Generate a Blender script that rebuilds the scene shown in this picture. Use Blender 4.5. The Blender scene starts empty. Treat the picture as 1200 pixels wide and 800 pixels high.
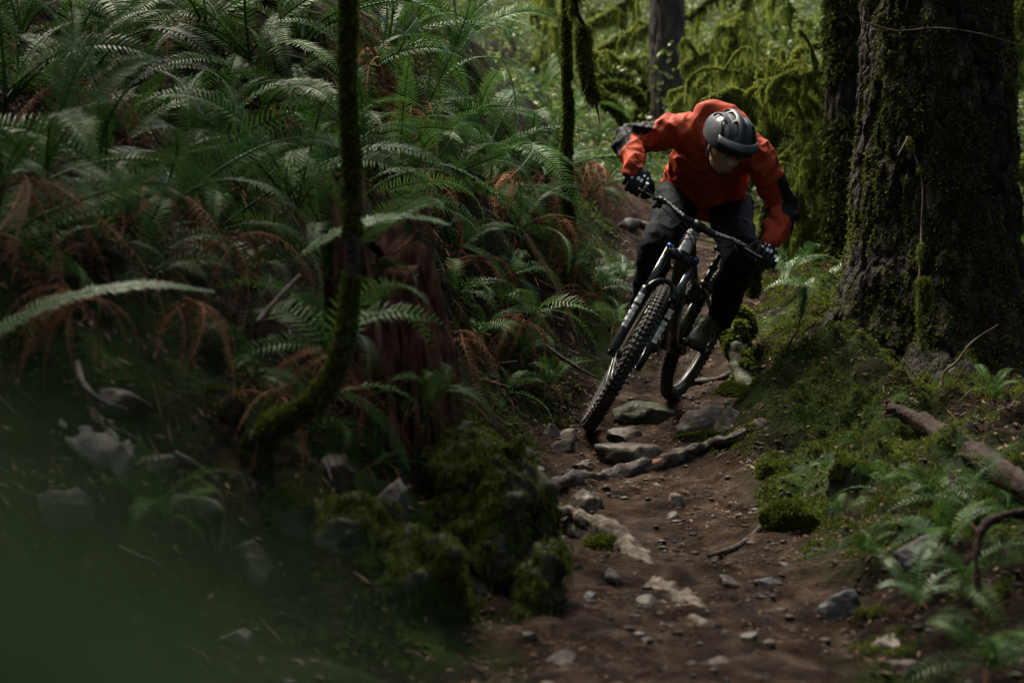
import bpy, bmesh, math, random
import numpy as np
from mathutils import Vector, Matrix, Quaternion

# ------------------------------------------------------------------ camera, sky, sun, exposure
scene = bpy.context.scene
COL = scene.collection
CAMZ = 1.15                      # eye height of the photographer above the trail
FPX = 70.0 / 36.0 * 1200.0       # focal length in photo pixels
cam_data = bpy.data.cameras.new('camera')
cam = bpy.data.objects.new('camera', cam_data)
COL.objects.link(cam)
cam.location = (0, 0, CAMZ)
cam.rotation_euler = (math.radians(90), 0, 0)
cam_data.lens = 70
cam_data.sensor_width = 36
cam_data.clip_start = 0.02
cam_data.clip_end = 400
cam_data.dof.use_dof = True
cam_data.dof.focus_distance = 9.25
cam_data.dof.aperture_fstop = 2.8
cam_data.dof.aperture_blades = 9
scene.camera = cam

SUN_EL, SUN_AZ = math.radians(62), math.radians(-40)     # soft light from high up, a little behind the rider
world = bpy.data.worlds.new('World')
scene.world = world
world.use_nodes = True
nt = world.node_tree
bg = nt.nodes['Background']
sky = nt.nodes.new('ShaderNodeTexSky')
sky.sky_type = 'NISHITA'
sky.sun_disc = False
sky.sun_elevation = SUN_EL
sky.sun_rotation = SUN_AZ
sky.air_density = 1.0
sky.dust_density = 6.0
sky.ozone_density = 0.6
nt.links.new(sky.outputs[0], bg.inputs[0])
bg.inputs[1].default_value = 0.08

sd = bpy.data.lights.new('sun', 'SUN')
sd.energy = 1.5
sd.angle = math.radians(34)
sd.color = (1.0, 0.97, 0.9)
sun = bpy.data.objects.new('sun', sd)
COL.objects.link(sun)
sdir = Vector((math.sin(SUN_AZ) * math.cos(SUN_EL), math.cos(SUN_AZ) * math.cos(SUN_EL), math.sin(SUN_EL)))
sun.rotation_euler = sdir.to_track_quat('Z', 'Y').to_euler()

scene.view_settings.view_transform = 'Standard'
scene.view_settings.look = 'None'
scene.view_settings.gamma = 1
scene.view_settings.exposure = 2.52
scene.view_settings.use_white_balance = True       # the camera's white balance, set for green shade
scene.view_settings.white_balance_temperature = 7000
scene.view_settings.white_balance_tint = 4

rng = np.random.default_rng(11)
random.seed(11)


def W(px, py, d):
    """world point seen at photo pixel (px, py) at distance d"""
    return np.array([(px - 600) / FPX * d, d, CAMZ - (py - 400) / FPX * d])


# ------------------------------------------------------------------ helpers: noise
def _h(i, j, k, s):
    n = (i * 73856093) ^ (j * 19349663) ^ (k * 83492791) ^ (s * 2654435761 & 0x7fffffff)
    n = n & 0xffffffff
    n = (n ^ (n >> 13)) * 1274126177 & 0xffffffff
    n = (n ^ (n >> 16)) * 668265263 & 0xffffffff
    n = n ^ (n >> 15)
    return (n & 0xffff) / 32767.5 - 1.0


def vnoise(P, s=0):
    P = np.asarray(P, float)
    I = np.floor(P).astype(np.int64)
    f = P - I
    f = f * f * (3 - 2 * f)
    i, j, k = I[..., 0], I[..., 1], I[..., 2]
    x, y, z = f[..., 0], f[..., 1], f[..., 2]
    def L(a, b, t): return a + (b - a) * t
    return L(L(L(_h(i, j, k, s), _h(i + 1, j, k, s), x), L(_h(i, j + 1, k, s), _h(i + 1, j + 1, k, s), x), y),
             L(L(_h(i, j, k + 1, s), _h(i + 1, j, k + 1, s), x), L(_h(i, j + 1, k + 1, s), _h(i + 1, j + 1, k + 1, s), x), y), z)


def fbm(P, o=4, s=0, g=0.5):
    P = np.asarray(P, float)
    a, t = 1.0, 0
    for q in range(o):
        t = t + a * vnoise(P, s + q)
        P = P * 2.03 + 7.1
        a *= g
    return t


def sstep(a, b, x):
    t = np.clip((x - a) / (b - a), 0, 1)
    return t * t * (3 - 2 * t)


# ------------------------------------------------------------------ helpers: meshes
class MB:
    """collects vertices and faces, builds ONE mesh object"""
    def __init__(s): s.V = []; s.F = []; s.n = 0; s.mi = []
    def add(s, V, F, mi=0):
        V = np.asarray(V, float).reshape(-1, 3)
        if isinstance(F, np.ndarray): F = [F]
        for f in F:
            if len(f) == 0: continue
            f = np.asarray(f, np.int64)
            s.F.append(f + s.n); s.mi.append(np.full(len(f), mi))
        s.V.append(V); s.n += len(V)
        return s
    def arrays(s):
        V = np.concatenate(s.V)
        T = []
        for f in s.F:
            if f.shape[1] == 3: T.append(f)
            else: T.append(f[:, [0, 1, 2]]); T.append(f[:, [0, 2, 3]])
        return V, np.concatenate(T)
    def mesh(s, name, mats, smooth=True):
        me = bpy.data.meshes.new(name)
        V = np.concatenate(s.V)
        me.vertices.add(len(V)); me.vertices.foreach_set('co', V.ravel())
        li = np.concatenate([f.ravel() for f in s.F])
        ct = np.concatenate([np.full(len(f), f.shape[1]) for f in s.F])
        st = np.concatenate([[0], np.cumsum(ct)[:-1]])
        me.loops.add(len(li)); me.loops.foreach_set('vertex_index', li.astype(np.int32))
        me.polygons.add(len(ct))
        me.polygons.foreach_set('loop_start', st.astype(np.int32))
        me.polygons.foreach_set('loop_total', ct.astype(np.int32))
        me.polygons.foreach_set('material_index', np.concatenate(s.mi).astype(np.int32))
        me.polygons.foreach_set('use_smooth', np.full(len(ct), smooth))
        for m in (mats if isinstance(mats, (list, tuple)) else [mats]): me.materials.append(m)
        me.update(calc_edges=True)
        me.validate()
        return me
    def build(s, name, mats, parent=None, smooth=True):
        return link(name, s.mesh(name, mats, smooth), parent)


def link(name, data, parent=None):
    o = bpy.data.objects.new(name, data)
    COL.objects.link(o)
    if parent: o.parent = parent
    return o


def tag(o, label=None, cat=None, group=None, kind=None):
    if label: o['label'] = label
    if cat: o['category'] = cat
    if group: o['group'] = group
    if kind: o['kind'] = kind
    return o


def thing(name, label, cat, loc=(0, 0, 0), group=None):
    o = link(name, None)
    o.location = loc
    return tag(o, label, cat, group)


def setchild(o, parent, base=None):
    """parent a mesh made in world coordinates to an Empty that only has a location"""
    o.parent = parent
    o.location = -Vector(parent.location)
    return o


def frames(P):
    P = np.asarray(P, float)
    T = np.gradient(P, axis=0)
    T /= np.linalg.norm(T, axis=1, keepdims=True) + 1e-9
    a = np.array([0, 0, 1.]) if abs(T[0][2]) < .9 else np.array([1., 0, 0])
    N = []
    n = np.cross(T[0], a); n /= np.linalg.norm(n)
    for t in T:
        n = n - t * np.dot(n, t); n /= np.linalg.norm(n) + 1e-9
        N.append(n)
    N = np.array(N)
    return T, N, np.cross(T, N)


def tube(P, R, n=10, sc=None, caps=True):
    """tapered tube; R radii, sc = optional (len,2) scale along the two cross axes"""
    P = np.asarray(P, float); k = len(P)
    R = np.broadcast_to(np.asarray(R, float), (k,))
    T, N, B = frames(P)
    a = np.linspace(0, 2 * math.pi, n, endpoint=False)
    c, s_ = np.cos(a), np.sin(a)
    V = P[:, None] + R[:, None, None] * (c[None, :, None] * N[:, None] + s_[None, :, None] * B[:, None])
    V = V.reshape(-1, 3)
    i = np.arange(k - 1)[:, None] * n; j = np.arange(n)[None]
    j2 = (j + 1) % n
    F = np.stack([i + j, i + j2, i + n + j2, i + n + j], -1).reshape(-1, 4)
    Fs = [F]
    if caps:
        V = np.concatenate([V, P[:1], P[-1:]])
        q = np.arange(n)
        Fs.append(np.stack([(q + 1) % n, q, np.full(n, k * n)], -1))
        b = (k - 1) * n
        Fs.append(np.stack([b + q, b + (q + 1) % n, np.full(n, k * n + 1)], -1))
    return V, Fs


def spline(P, m=12, closed=False):
    """Catmull-Rom through the points"""
    P = np.asarray(P, float)
    Q = np.concatenate([[2 * P[0] - P[1]], P, [2 * P[-1] - P[-2]]])
    out = []
    for i in range(1, len(Q) - 2):
        t = np.linspace(0, 1, m, endpoint=False)[:, None]
        p0, p1, p2, p3 = Q[i - 1], Q[i], Q[i + 1], Q[i + 2]
        out.append(.5 * ((2 * p1) + (-p0 + p2) * t + (2 * p0 - 5 * p1 + 4 * p2 - p3) * t ** 2 + (-p0 + 3 * p1 - 3 * p2 + p3) * t ** 3))
    out.append(P[-1:])
    return np.concatenate(out)


def interp(vals, n):
    vals = np.asarray(vals, float)
    return np.interp(np.linspace(0, 1, n), np.linspace(0, 1, len(vals)), vals)


def box(c, h, R=None):
    c = np.asarray(c, float)
    V = np.array([[x, y, z] for x in (-1, 1) for y in (-1, 1) for z in (-1, 1)], float) * np.asarray(h, float)
    if R is not None: V = V @ np.asarray(R).T
    F = np.array([[0, 1, 3, 2], [4, 6, 7, 5], [0, 4, 5, 1], [2, 3, 7, 6], [0, 2, 6, 4], [1, 5, 7, 3]])
    return V + c, F


_ico = {}
def ico(sub):
    if sub not in _ico:
        bm = bmesh.new(); bmesh.ops.create_icosphere(bm, subdivisions=sub, radius=1)
        V = np.array([v.co[:] for v in bm.verts]); F = np.array([[v.index for v in f.verts] for f in bm.faces])
        bm.free(); _ico[sub] = (V, F)
    V, F = _ico[sub]
    return V.copy(), F


def sample(V, T, n, r=rng):
    """area weighted points and normals on a triangle soup"""
    a, b, c = V[T[:, 0]], V[T[:, 1]], V[T[:, 2]]
    N = np.cross(b - a, c - a); A = np.linalg.norm(N, axis=1)
    i = r.choice(len(T), n, p=A / A.sum())
    u, v = r.random(n), r.random(n)
    m = u + v > 1; u[m], v[m] = 1 - u[m], 1 - v[m]
    P = a[i] + (b - a)[i] * u[:, None] + (c - a)[i] * v[:, None]
    return P, N[i] / (A[i][:, None] + 1e-12)


def unit(a): return a / (np.linalg.norm(a, axis=-1, keepdims=True) + 1e-9)


def fur(P, N, ln, wd, per=3, spread=.8, droop=.25, r=rng, grav=0.0):
    """moss: little tapering blades standing on the points"""
    P = np.repeat(P, per, 0); N = np.repeat(N, per, 0); n = len(P)
    L = np.repeat(np.broadcast_to(ln, (n // per,)), per) * r.uniform(.5, 1.35, n)
    D = unit(N + spread * unit(r.normal(size=(n, 3))))
    D[:, 2] -= droop
    S = unit(np.cross(D, r.normal(size=(n, 3)))) * (wd * r.uniform(.6, 1.4, n))[:, None]
    P = P + r.normal(size=(n, 3)) * (L * .25)[:, None]
    mid = P + D * (L * .55)[:, None]
    tip = mid + D * (L * .5)[:, None]; tip[:, 2] -= grav * L
    V = np.stack([P - S * .4, P + S * .4, mid + S, tip, mid - S], 1).reshape(-1, 3)
    b = np.arange(n)[:, None] * 5
    return V, [b + np.array([[0, 1, 2, 4]]), b + np.array([[4, 2, 3]])]


# ------------------------------------------------------------------ helpers: materials
def mat(name, stops, scale=8, rough=(.6, .9), bump=.3, bscale=60, spec=.2, coord='Object', detail=6, metal=0, stretch=None,
        rand=None, island=None, transl=0, sheen=0, bdist=.01, coat=0, distort=0.0):
    m = bpy.data.materials.new(name); m.use_nodes = True
    t = m.node_tree; N = t.nodes; K = t.links
    p = N['Principled BSDF']
    tc = N.new('ShaderNodeTexCoord'); co = tc.outputs[coord]
    if stretch:
        mp = N.new('ShaderNodeMapping'); mp.inputs['Scale'].default_value = stretch
        K.new(co, mp.inputs[0]); co = mp.outputs[0]
    nz = N.new('ShaderNodeTexNoise'); nz.inputs['Scale'].default_value = scale; nz.inputs['Detail'].default_value = detail
    nz.inputs['Distortion'].default_value = distort
    K.new(co, nz.inputs['Vector'])
    fac = nz.outputs[0]
    if island is not None or rand is not None:
        g = N.new('ShaderNodeNewGeometry') if island is not None else N.new('ShaderNodeObjectInfo')
        src = g.outputs['Random Per Island'] if island is not None else g.outputs['Random']
        w = island if island is not None else rand
        mx = N.new('ShaderNodeMix'); mx.data_type = 'FLOAT'; mx.inputs[0].default_value = w
        st = N.new('ShaderNodeMapRange'); st.inputs[3].default_value = .2; st.inputs[4].default_value = .8
        K.new(src, st.inputs[0])
        K.new(fac, mx.inputs[2]); K.new(st.outputs[0], mx.inputs[3]); fac = mx.outputs[0]
    cr = N.new('ShaderNodeValToRGB'); e = cr.color_ramp.elements
    while len(e) < len(stops): e.new(.5)
    lo, hi = .28, .72
    for q, c in enumerate(stops):
        if len(c) == 4: e[q].position = c[3]
        else: e[q].position = lo + (hi - lo) * q / max(1, len(stops) - 1)
        e[q].color = (c[0], c[1], c[2], 1)
    K.new(fac, cr.inputs[0]); K.new(cr.outputs[0], p.inputs['Base Color'])
    n2 = N.new('ShaderNodeTexNoise'); n2.inputs['Scale'].default_value = bscale; n2.inputs['Detail'].default_value = 5
    K.new(co, n2.inputs['Vector'])
    mr = N.new('ShaderNodeMapRange'); mr.inputs[1].default_value = .3; mr.inputs[2].default_value = .7
    mr.inputs[3].default_value = rough[0]; mr.inputs[4].default_value = rough[1]
    K.new(n2.outputs[0], mr.inputs[0]); K.new(mr.outputs[0], p.inputs['Roughness'])
    p.inputs['Specular IOR Level'].default_value = spec
    p.inputs['Metallic'].default_value = metal
    if sheen: p.inputs['Sheen Weight'].default_value = sheen
    if coat: p.inputs['Coat Weight'].default_value = coat; p.inputs['Coat Roughness'].default_value = .1
    if bump:
        b = N.new('ShaderNodeBump'); b.inputs['Strength'].default_value = bump; b.inputs['Distance'].default_value = bdist
        K.new(n2.outputs[0], b.inputs['Height']); K.new(b.outputs[0], p.inputs['Normal'])
    if transl:
        tr = N.new('ShaderNodeBsdfTranslucent'); ms = N.new('ShaderNodeMixShader'); ms.inputs[0].default_value = transl
        K.new(cr.outputs[0], tr.inputs[0]); K.new(p.outputs[0], ms.inputs[1]); K.new(tr.outputs[0], ms.inputs[2])
        K.new(ms.outputs[0], N['Material Output'].inputs[0])
    return m


M = {}
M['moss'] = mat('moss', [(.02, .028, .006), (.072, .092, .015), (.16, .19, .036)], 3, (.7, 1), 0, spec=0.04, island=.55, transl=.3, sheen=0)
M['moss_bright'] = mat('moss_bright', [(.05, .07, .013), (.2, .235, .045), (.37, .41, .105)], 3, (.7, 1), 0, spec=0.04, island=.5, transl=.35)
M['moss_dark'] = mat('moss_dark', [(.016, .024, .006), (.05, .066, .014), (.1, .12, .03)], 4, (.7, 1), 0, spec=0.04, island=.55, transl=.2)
M['moss_bed'] = mat('moss_bed', [(.01, .014, .005), (.03, .04, .012), (.06, .075, .02)], 14, (.8, 1), .6, 120, spec=.1)
M['bark'] = mat('bark', [(.004, .003, .0022, .2), (.013, .0098, .0072, .42), (.024, .018, .0135, .56), (.045, .037, .029, .64), (.12, .11, .085, .74)], 16, (.55, .95), 1.0, 80, spec=0.15, stretch=(1, 1, .6), bdist=.03, detail=10)
M['bark_grey'] = mat('bark_grey', [(.02, .015, .012), (.05, .038, .03), (.085, .066, .052)], 11, (.6, .95), .6, 60, spec=.25, stretch=(1, 1, .3))
M['rot'] = mat('rot', [(.014, .006, .004), (.08, .034, .022), (.2, .1, .07)], 10, (.7, .95), .8, 50, spec=0.08, stretch=(3, 3, .35))
M['wood'] = mat('wood', [(.004, .002, .0012), (.016, .0072, .0042), (.042, .021, .013)], 14, (.6, .95), .9, 60, spec=.12, stretch=(1, 1, 1), detail=9)
M['root'] = mat('root', [(.008, .0055, .004), (.034, .025, .02), (.1, .078, .064)], 22, (.45, .85), .6, 90, spec=0.18)
M['rock'] = mat('rock', [(.014, .010, .007), (.046, .034, .026), (.11, .086, .066)], 6, (.4, .8), .7, 45, spec=0.18, detail=9)
M['rock_pale'] = mat('rock_pale', [(.03, .024, .02), (.11, .09, .075), (.24, .205, .175)], 7, (.45, .85), .6, 50, spec=0.18, detail=9)
M['rock_blue'] = mat('rock_blue', [(.011, .0105, .0105), (.036, .035, .036), (.085, .084, .087)], 6, (.35, .7), .8, 40, spec=0.25, detail=9)
M['rock_mossy'] = mat('rock_mossy', [(.008, .009, .005), (.03, .032, .018), (.085, .08, .055)], 6, (.5, .9), .8, 45, spec=0.15, detail=9)
M['fern'] = mat('fern', [(.018, .05, .010), (.042, .1, .019), (.082, .16, .034)], 3, (.36, .52), 0, spec=.12, rand=.6, transl=.3)
M['fern_fore'] = mat('fern_fore', [(.10, .175, .085), (.14, .22, .11)], 3, (.4, .55), 0, spec=.4, transl=.5)
M['fern_pale'] = mat('fern_pale', [(.05, .12, .035), (.085, .17, .055), (.13, .23, .08)], 3, (.32, .5), 0, spec=.5, rand=.6, transl=.25)
M['fern_dead'] = mat('fern_dead', [(.07, .027, .013), (.21, .09, .045), (.4, .22, .13)], 4, (.6, .9), 0, spec=0.08, rand=.6, transl=.15)
M['fern_straw'] = mat('fern_straw', [(.2, .13, .07), (.36, .26, .15)], 4, (.6, .9), 0, spec=.2, rand=.5, transl=.15)
M['litter'] = mat('litter', [(.01, .005, .003), (.03, .014, .008), (.07, .036, .02), (.17, .1, .06)], 5, (.5, .9), 0, spec=0.15, island=.85, transl=.08)
M['leaf'] = mat('leaf', [(.035, .06, .014), (.085, .125, .028), (.16, .2, .05)], 3, (.45, .6), 0, spec=.4, island=.7, transl=.35)
M['canopy'] = mat('canopy', [(.012, .03, .007), (.03, .065, .014), (.055, .10, .022)], 2, (.5, .7), 0, spec=.2, island=.6, transl=.35)
M['pale_wood'] = mat('pale_wood', [(.02, .015, .011), (.1, .078, .062), (.27, .225, .185)], 26, (.6, .95), .9, 80, spec=.1, detail=9)
M['twig'] = mat('twig', [(.025, .017, .012), (.07, .05, .036), (.14, .11, .085)], 9, (.6, .9), .4, 70, spec=0.08)


# ------------------------------------------------------------------ the terrain
def T_profile(y):
    return np.interp(y, [-14, 0, 5, 9, 11, 14, 20, 30, 45, 80], [-1.2, 0.0, .3, .74, 1.0, 1.95, 3.3, 6.2, 10.5, 20])


def far_z(x, y):
    return T_profile(y) + .55 * np.clip(-x - .3, 0, 6) + .2 * np.clip(-x - 6, 0, 40) + .10 * np.clip(x - 2, 0, 40)


CP = [W(*p) for p in [
    # the trail, from the bottom of the picture up to behind the rider
    (800, 800, 4.9), (640, 800, 4.9), (1000, 800, 5.0), (760, 720, 5.7), (900, 720, 5.8), (650, 715, 5.8), (1020, 720, 5.8),
    (850, 650, 6.7), (690, 640, 6.8), (950, 655, 6.6), (760, 590, 7.7), (650, 580, 7.8), (860, 600, 7.5), (700, 540, 8.5),
    (625, 530, 8.6), (810, 550, 8.3), (690, 502, 9.1), (630, 495, 9.2), (800, 508, 9.2), (788, 467, 10.15), (850, 470, 10.2),
    (730, 468, 10.2), (830, 435, 11), (770, 405, 11.4), (790, 340, 12.4), (740, 275, 13.8), (810, 275, 13.8), (740, 235, 15.5),
    # the bank on the left
    (560, 440, 9.4), (530, 380, 9.6), (540, 300, 10), (560, 220, 10.6), (700, 300, 12), (690, 410, 10.9), (640, 380, 10.8),
    (620, 200, 12), (560, 100, 12.5), (480, 0, 14), (680, 185, 14), (560, 640, 6), (500, 560, 6.2), (450, 470, 6.5), (400, 400, 6.8),
    (350, 300, 7.3), (300, 200, 7.9), (200, 100, 8.5), (100, 0, 9.5), (0, 0, 9), (420, 200, 8.3), (450, 100, 9.5), (400, 0, 11),
    (200, 400, 5.7), (50, 400, 5.3), (100, 250, 6.3), (0, 150, 7), (300, 540, 5.55), (150, 560, 5.2), (50, 520, 5.1), (0, 640, 4.6),
    (350, 680, 5.2), (200, 720, 4.75), (450, 760, 5.0), (300, 800, 4.5), (100, 800, 4.2), (560, 740, 5.3), (600, 600, 7.0), (590, 540, 7.9),
    # the right side and the foot of the big fir
    (1150, 790, 5.2), (1190, 700, 6), (1050, 645, 6.7), (1000, 600, 7.2), (930, 610, 7.3), (1100, 560, 7.6), (1180, 560, 7.5),
    (880, 560, 8.05), (1000, 462, 9), (1080, 460, 9.5), (1190, 470, 9.4), (895, 480, 9.4), (900, 400, 10.8),
    (985, 432, 9.3), (935, 458, 9.05), (893, 486, 8.9), (862, 515, 8.6), (935, 545, 8.1), (1000, 535, 8.2),
    (950, 335, 12), (895, 330, 12.5), (1195, 330, 12.5), (1000, 300, 14)]]
for y in (-12, -6, 0, 3, 7, 11, 16, 22, 30, 45, 70):
    for x in (-35, -20, -12, -7, 6, 10, 18, 30):
        if x == -7 and 3 <= y <= 11: continue
        CP.append(np.array([x, y, far_z(x, y)]))
    if y >= 22 or y <= 0:
        for x in (-3, 0, 3): CP.append(np.array([x, y, far_z(x, y)]))
for x, y, z in ((0, 2, .12), (1.2, 2, .16), (-1, 2, .4), (2.5, 4, .4), (-2.2, 3, 1.1), (3.5, 8, .9), (0, 18, 2.75), (2, 18, 2.7), (-2, 18, 3.9)):
    CP.append(np.array([x, y, z]))
CP = np.array(CP)


def _tps(r2): return np.where(r2 > 1e-12, .5 * r2 * np.log(np.maximum(r2, 1e-12)), 0)


def _solve():
    n = len(CP); X = CP[:, :2]
    r2 = ((X[:, None] - X[None]) ** 2).sum(-1)
    K = _tps(r2) + np.eye(n) * .02
    Pm = np.c_[np.ones(n), X]
    A = np.zeros((n + 3, n + 3)); A[:n, :n] = K; A[:n, n:] = Pm; A[n:, :n] = Pm.T
    return np.linalg.solve(A, np.r_[CP[:, 2], 0, 0, 0])


TW = _solve()


def H0(x, y):
    x = np.asarray(x, float); y = np.asarray(y, float)
    sh = x.shape; x = x.ravel(); y = y.ravel()
    out = np.empty(len(x))
    for a in range(0, len(x), 20000):
        q = np.c_[x[a:a + 20000], y[a:a + 20000]]
        r2 = ((q[:, None] - CP[None, :, :2]) ** 2).sum(-1)
        out[a:a + 20000] = _tps(r2) @ TW[:-3] + TW[-3] + q @ TW[-2:]
    return out.reshape(sh)


TRAIL = np.array([(.25, 0), (.35, 3), (.42, 5), (.5, 5.8), (.6, 6.7), (.55, 7.6), (.45, 8.4), (.5, 9.15), (.8, 10.2), (1.02, 11), (1.1, 12.2), (1.0, 13.8), (.85, 15.5), (.5, 18)])
TRW = np.array([.55, .55, .52, .48, .45, .42, .4, .4, .33, .28, .4, .45, .4, .3])


def trail_mask(x, y):
    tx = np.interp(y, TRAIL[:, 1], TRAIL[:, 0]); tw = np.interp(y, TRAIL[:, 1], TRW)
    n = fbm(np.stack([x * 3, y * 3, x * 0], -1), 3, 5)
    return 1 - sstep(.75, 1.25, np.abs(x - tx) / tw + n * .22 + np.where(y > 17, 3, 0))


def Hn(x, y):
    x = np.asarray(x, float); y = np.asarray(y, float)
    z = H0(x, y)
    m = trail_mask(x, y)
    near = sstep(30, 14, y)
    p = np.stack([x, y, np.zeros_like(x)], -1)
    rt = sstep(.2, .9, x - np.interp(y, TRAIL[:, 1], TRAIL[:, 0])) * sstep(13, 10, y) * sstep(4, 6, y)
    z = z + rt * (1 - m) * (.05 + .07 * np.abs(vnoise(p * 3.1, 41)) + .09 * np.abs(vnoise(p * 7.3, 43)) + .06 * np.abs(vnoise(p * 15, 45)))
    z = z + (1 - m) * (.09 * fbm(p * 2.2, 3, 1) + .03 * fbm(p * 9, 3, 2) * near) + m * (.022 * fbm(p * 4.5, 3, 3) + .014 * fbm(p * 17, 3, 4))
    return z


def ground(px, py, dmin=2.0, dmax=45):
    """first point of the ground seen through a photo pixel"""
    d = np.linspace(dmin, dmax, 1400)
    x = (px - 600) / FPX * d; z = CAMZ - (py - 400) / FPX * d
    h = Hn(x, d)
    i = np.argmax(z <= h)
    if z[i] > h[i]: i = len(d) - 1
    return np.array([x[i], d[i], h[i]])


def gnormal(x, y, e=.08):
    x = np.asarray(x, float); y = np.asarray(y, float)
    gx = (H0(x + e, y) - H0(x - e, y)) / (2 * e); gy = (H0(x, y + e) - H0(x, y - e)) / (2 * e)
    return unit(np.stack([-gx, -gy, np.ones_like(gx)], -1))


def grow(a, b, s0, f):
    out = [a]; s = s0
    while out[-1] < b: out.append(out[-1] + s); s *= f
    return np.array(out)


xs = np.concatenate([-grow(3.0, 55, .04, 1.13)[::-1][:-1], np.arange(-3.0, 3.0, .028), grow(3.0, 55, .04, 1.13)])
ys = np.concatenate([2.4 - grow(0, 24, .06, 1.2)[::-1][:-1], np.arange(2.4, 14.0, .03), grow(14.0, 95, .04, 1.035)])
XX, YY = np.meshgrid(xs, ys)
ZZ = Hn(XX, YY)
TMASK = trail_mask(XX, YY)
nx, ny = len(xs), len(ys)
ii, jj = np.meshgrid(np.arange(nx - 1), np.arange(ny - 1))
q = (jj * nx + ii).ravel()
mb = MB().add(np.stack([XX, YY, ZZ], -1), np.stack([q, q + 1, q + nx + 1, q + nx], -1))


def ground_material():
    m = bpy.data.materials.new('forest_floor'); m.use_nodes = True
    t = m.node_tree; N = t.nodes; K = t.links; p = N['Principled BSDF']
    tc = N.new('ShaderNodeTexCoord')
    def noise(s, d=8):
        n = N.new('ShaderNodeTexNoise'); n.inputs['Scale'].default_value = s; n.inputs['Detail'].default_value = d
        K.new(tc.outputs['Object'], n.inputs['Vector']); return n.outputs[0]
    def ramp(f, st):
        r = N.new('ShaderNodeValToRGB'); e = r.color_ramp.elements
        while len(e) < len(st): e.new(.5)
        for a, (po, c) in enumerate(st): e[a].position = po; e[a].color = (*c, 1)
        K.new(f, r.inputs[0]); return r.outputs[0]
    dirt = ramp(noise(9, 12), [(.3, (.005, .003, .0021)), (.45, (.018, .0105, .0073)), (.58, (.036, .022, .0155)), (.72, (.075, .05, .037))])
    duff = ramp(noise(14, 12), [(.3, (.002, .0013, .0009)), (.5, (.008, .0052, .0032)), (.7, (.024, .015, .009))])
    mossc = ramp(noise(6, 10), [(.3, (.006, .01, .003)), (.55, (.018, .03, .007)), (.75, (.04, .06, .013))])
    mm = ramp(noise(1.1, 5), [(.46, (0, 0, 0)), (.58, (1, 1, 1))])
    a = N.new('ShaderNodeMix'); a.data_type = 'RGBA'; K.new(mm, a.inputs[0]); K.new(duff, a.inputs[6]); K.new(mossc, a.inputs[7])
    at = N.new('ShaderNodeAttribute'); at.attribute_name = 'trail'
    b = N.new('ShaderNodeMix'); b.data_type = 'RGBA'; K.new(at.outputs['Fac'], b.inputs[0]); K.new(a.outputs[2], b.inputs[6]); K.new(dirt, b.inputs[7])
    K.new(b.outputs[2], p.inputs['Base Color'])
    r = N.new('ShaderNodeMapRange'); r.inputs[1].default_value = .35; r.inputs[2].default_value = .65; r.inputs[3].default_value = .7; r.inputs[4].default_value = 1.0
    K.new(noise(5, 8), r.inputs[0]); K.new(r.outputs[0], p.inputs['Roughness'])
    p.inputs['Specular IOR Level'].default_value = .03
    bp = N.new('ShaderNodeBump'); bp.inputs['Strength'].default_value = .8; bp.inputs['Distance'].default_value = .02
    K.new(noise(55, 8), bp.inputs['Height']); K.new(bp.outputs[0], p.inputs['Normal'])
    return m


terr = mb.build('ground', ground_material())
tag(terr, 'dark forest floor with a brown dirt trail winding up between banks', 'ground', kind='structure')
at = terr.data.attributes.new('trail', 'FLOAT', 'POINT')
at.data.foreach_set('value', TMASK.ravel().astype(np.float32))


# ------------------------------------------------------------------ trees
def tree_trunk(base, R, top, seed, flare=.55, nth=300, zdense=3.4, dz=.014, lean=(0, 0), lobes=5, bark=.035, under=.5):
    """bark covered trunk, dense in its lower part; returns MB"""
    bx, by, bz = base
    zs = np.concatenate([np.arange(-under, zdense, dz), grow(zdense, top - bz, dz, 1.2)])
    th = np.linspace(0, 2 * math.pi, nth, endpoint=False)
    TH, Z = np.meshgrid(th, zs)
    rr = R * (1 - .55 * np.clip(Z / (top - bz), 0, 1)) 
    lob = .6 + .4 * np.cos(lobes * TH + seed + 1.3 * np.sin(TH * 2 + seed))
    rr = rr * (1 + flare * np.exp(-np.clip(Z, -.3, 9) / .4) * (.45 + .75 * lob))
    # furrowed bark
    u = TH * R
    c = np.stack([np.cos(TH) * R * 11, np.sin(TH) * R * 11, Z * 3.2 + .5 * np.sin(TH * 3)], -1)
    n1 = fbm(c, 3, seed)
    c2 = np.stack([np.cos(TH) * R * 24, np.sin(TH) * R * 24, Z * 11], -1)
    n2 = fbm(c2, 3, seed + 9)
    cb = np.stack([np.cos(TH) * R * 8, np.sin(TH) * R * 8, Z * 9 + 1.5 * n1], -1)
    n4 = fbm(cb, 2, seed + 30)
    c3 = np.stack([np.cos(TH) * R * 2.5, np.sin(TH) * R * 2.5, Z * 1.2], -1)
    crack = np.exp(-(n1 / .17) ** 2) + .45 * np.exp(-(n4 / .1) ** 2)
    rr = rr + bark * (.45 - 1.15 * crack + .30 * np.round(n2 * 2.2) / 2.2 + .16 * n2) + .05 * R * fbm(c3, 2, seed + 20)
    X = bx + lean[0] * Z + rr * np.cos(TH); Y = by + lean[1] * Z + rr * np.sin(TH)
    V = np.stack([X, Y, bz + Z], -1).reshape(-1, 3)
    k = len(zs)
    i = np.arange(k - 1)[:, None] * nth; j = np.arange(nth)[None]; j2 = (j + 1) % nth
    F = np.stack([i + j, i + j2, i + nth + j2, i + nth + j], -1).reshape(-1, 4)
    return MB().add(V, F)


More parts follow.
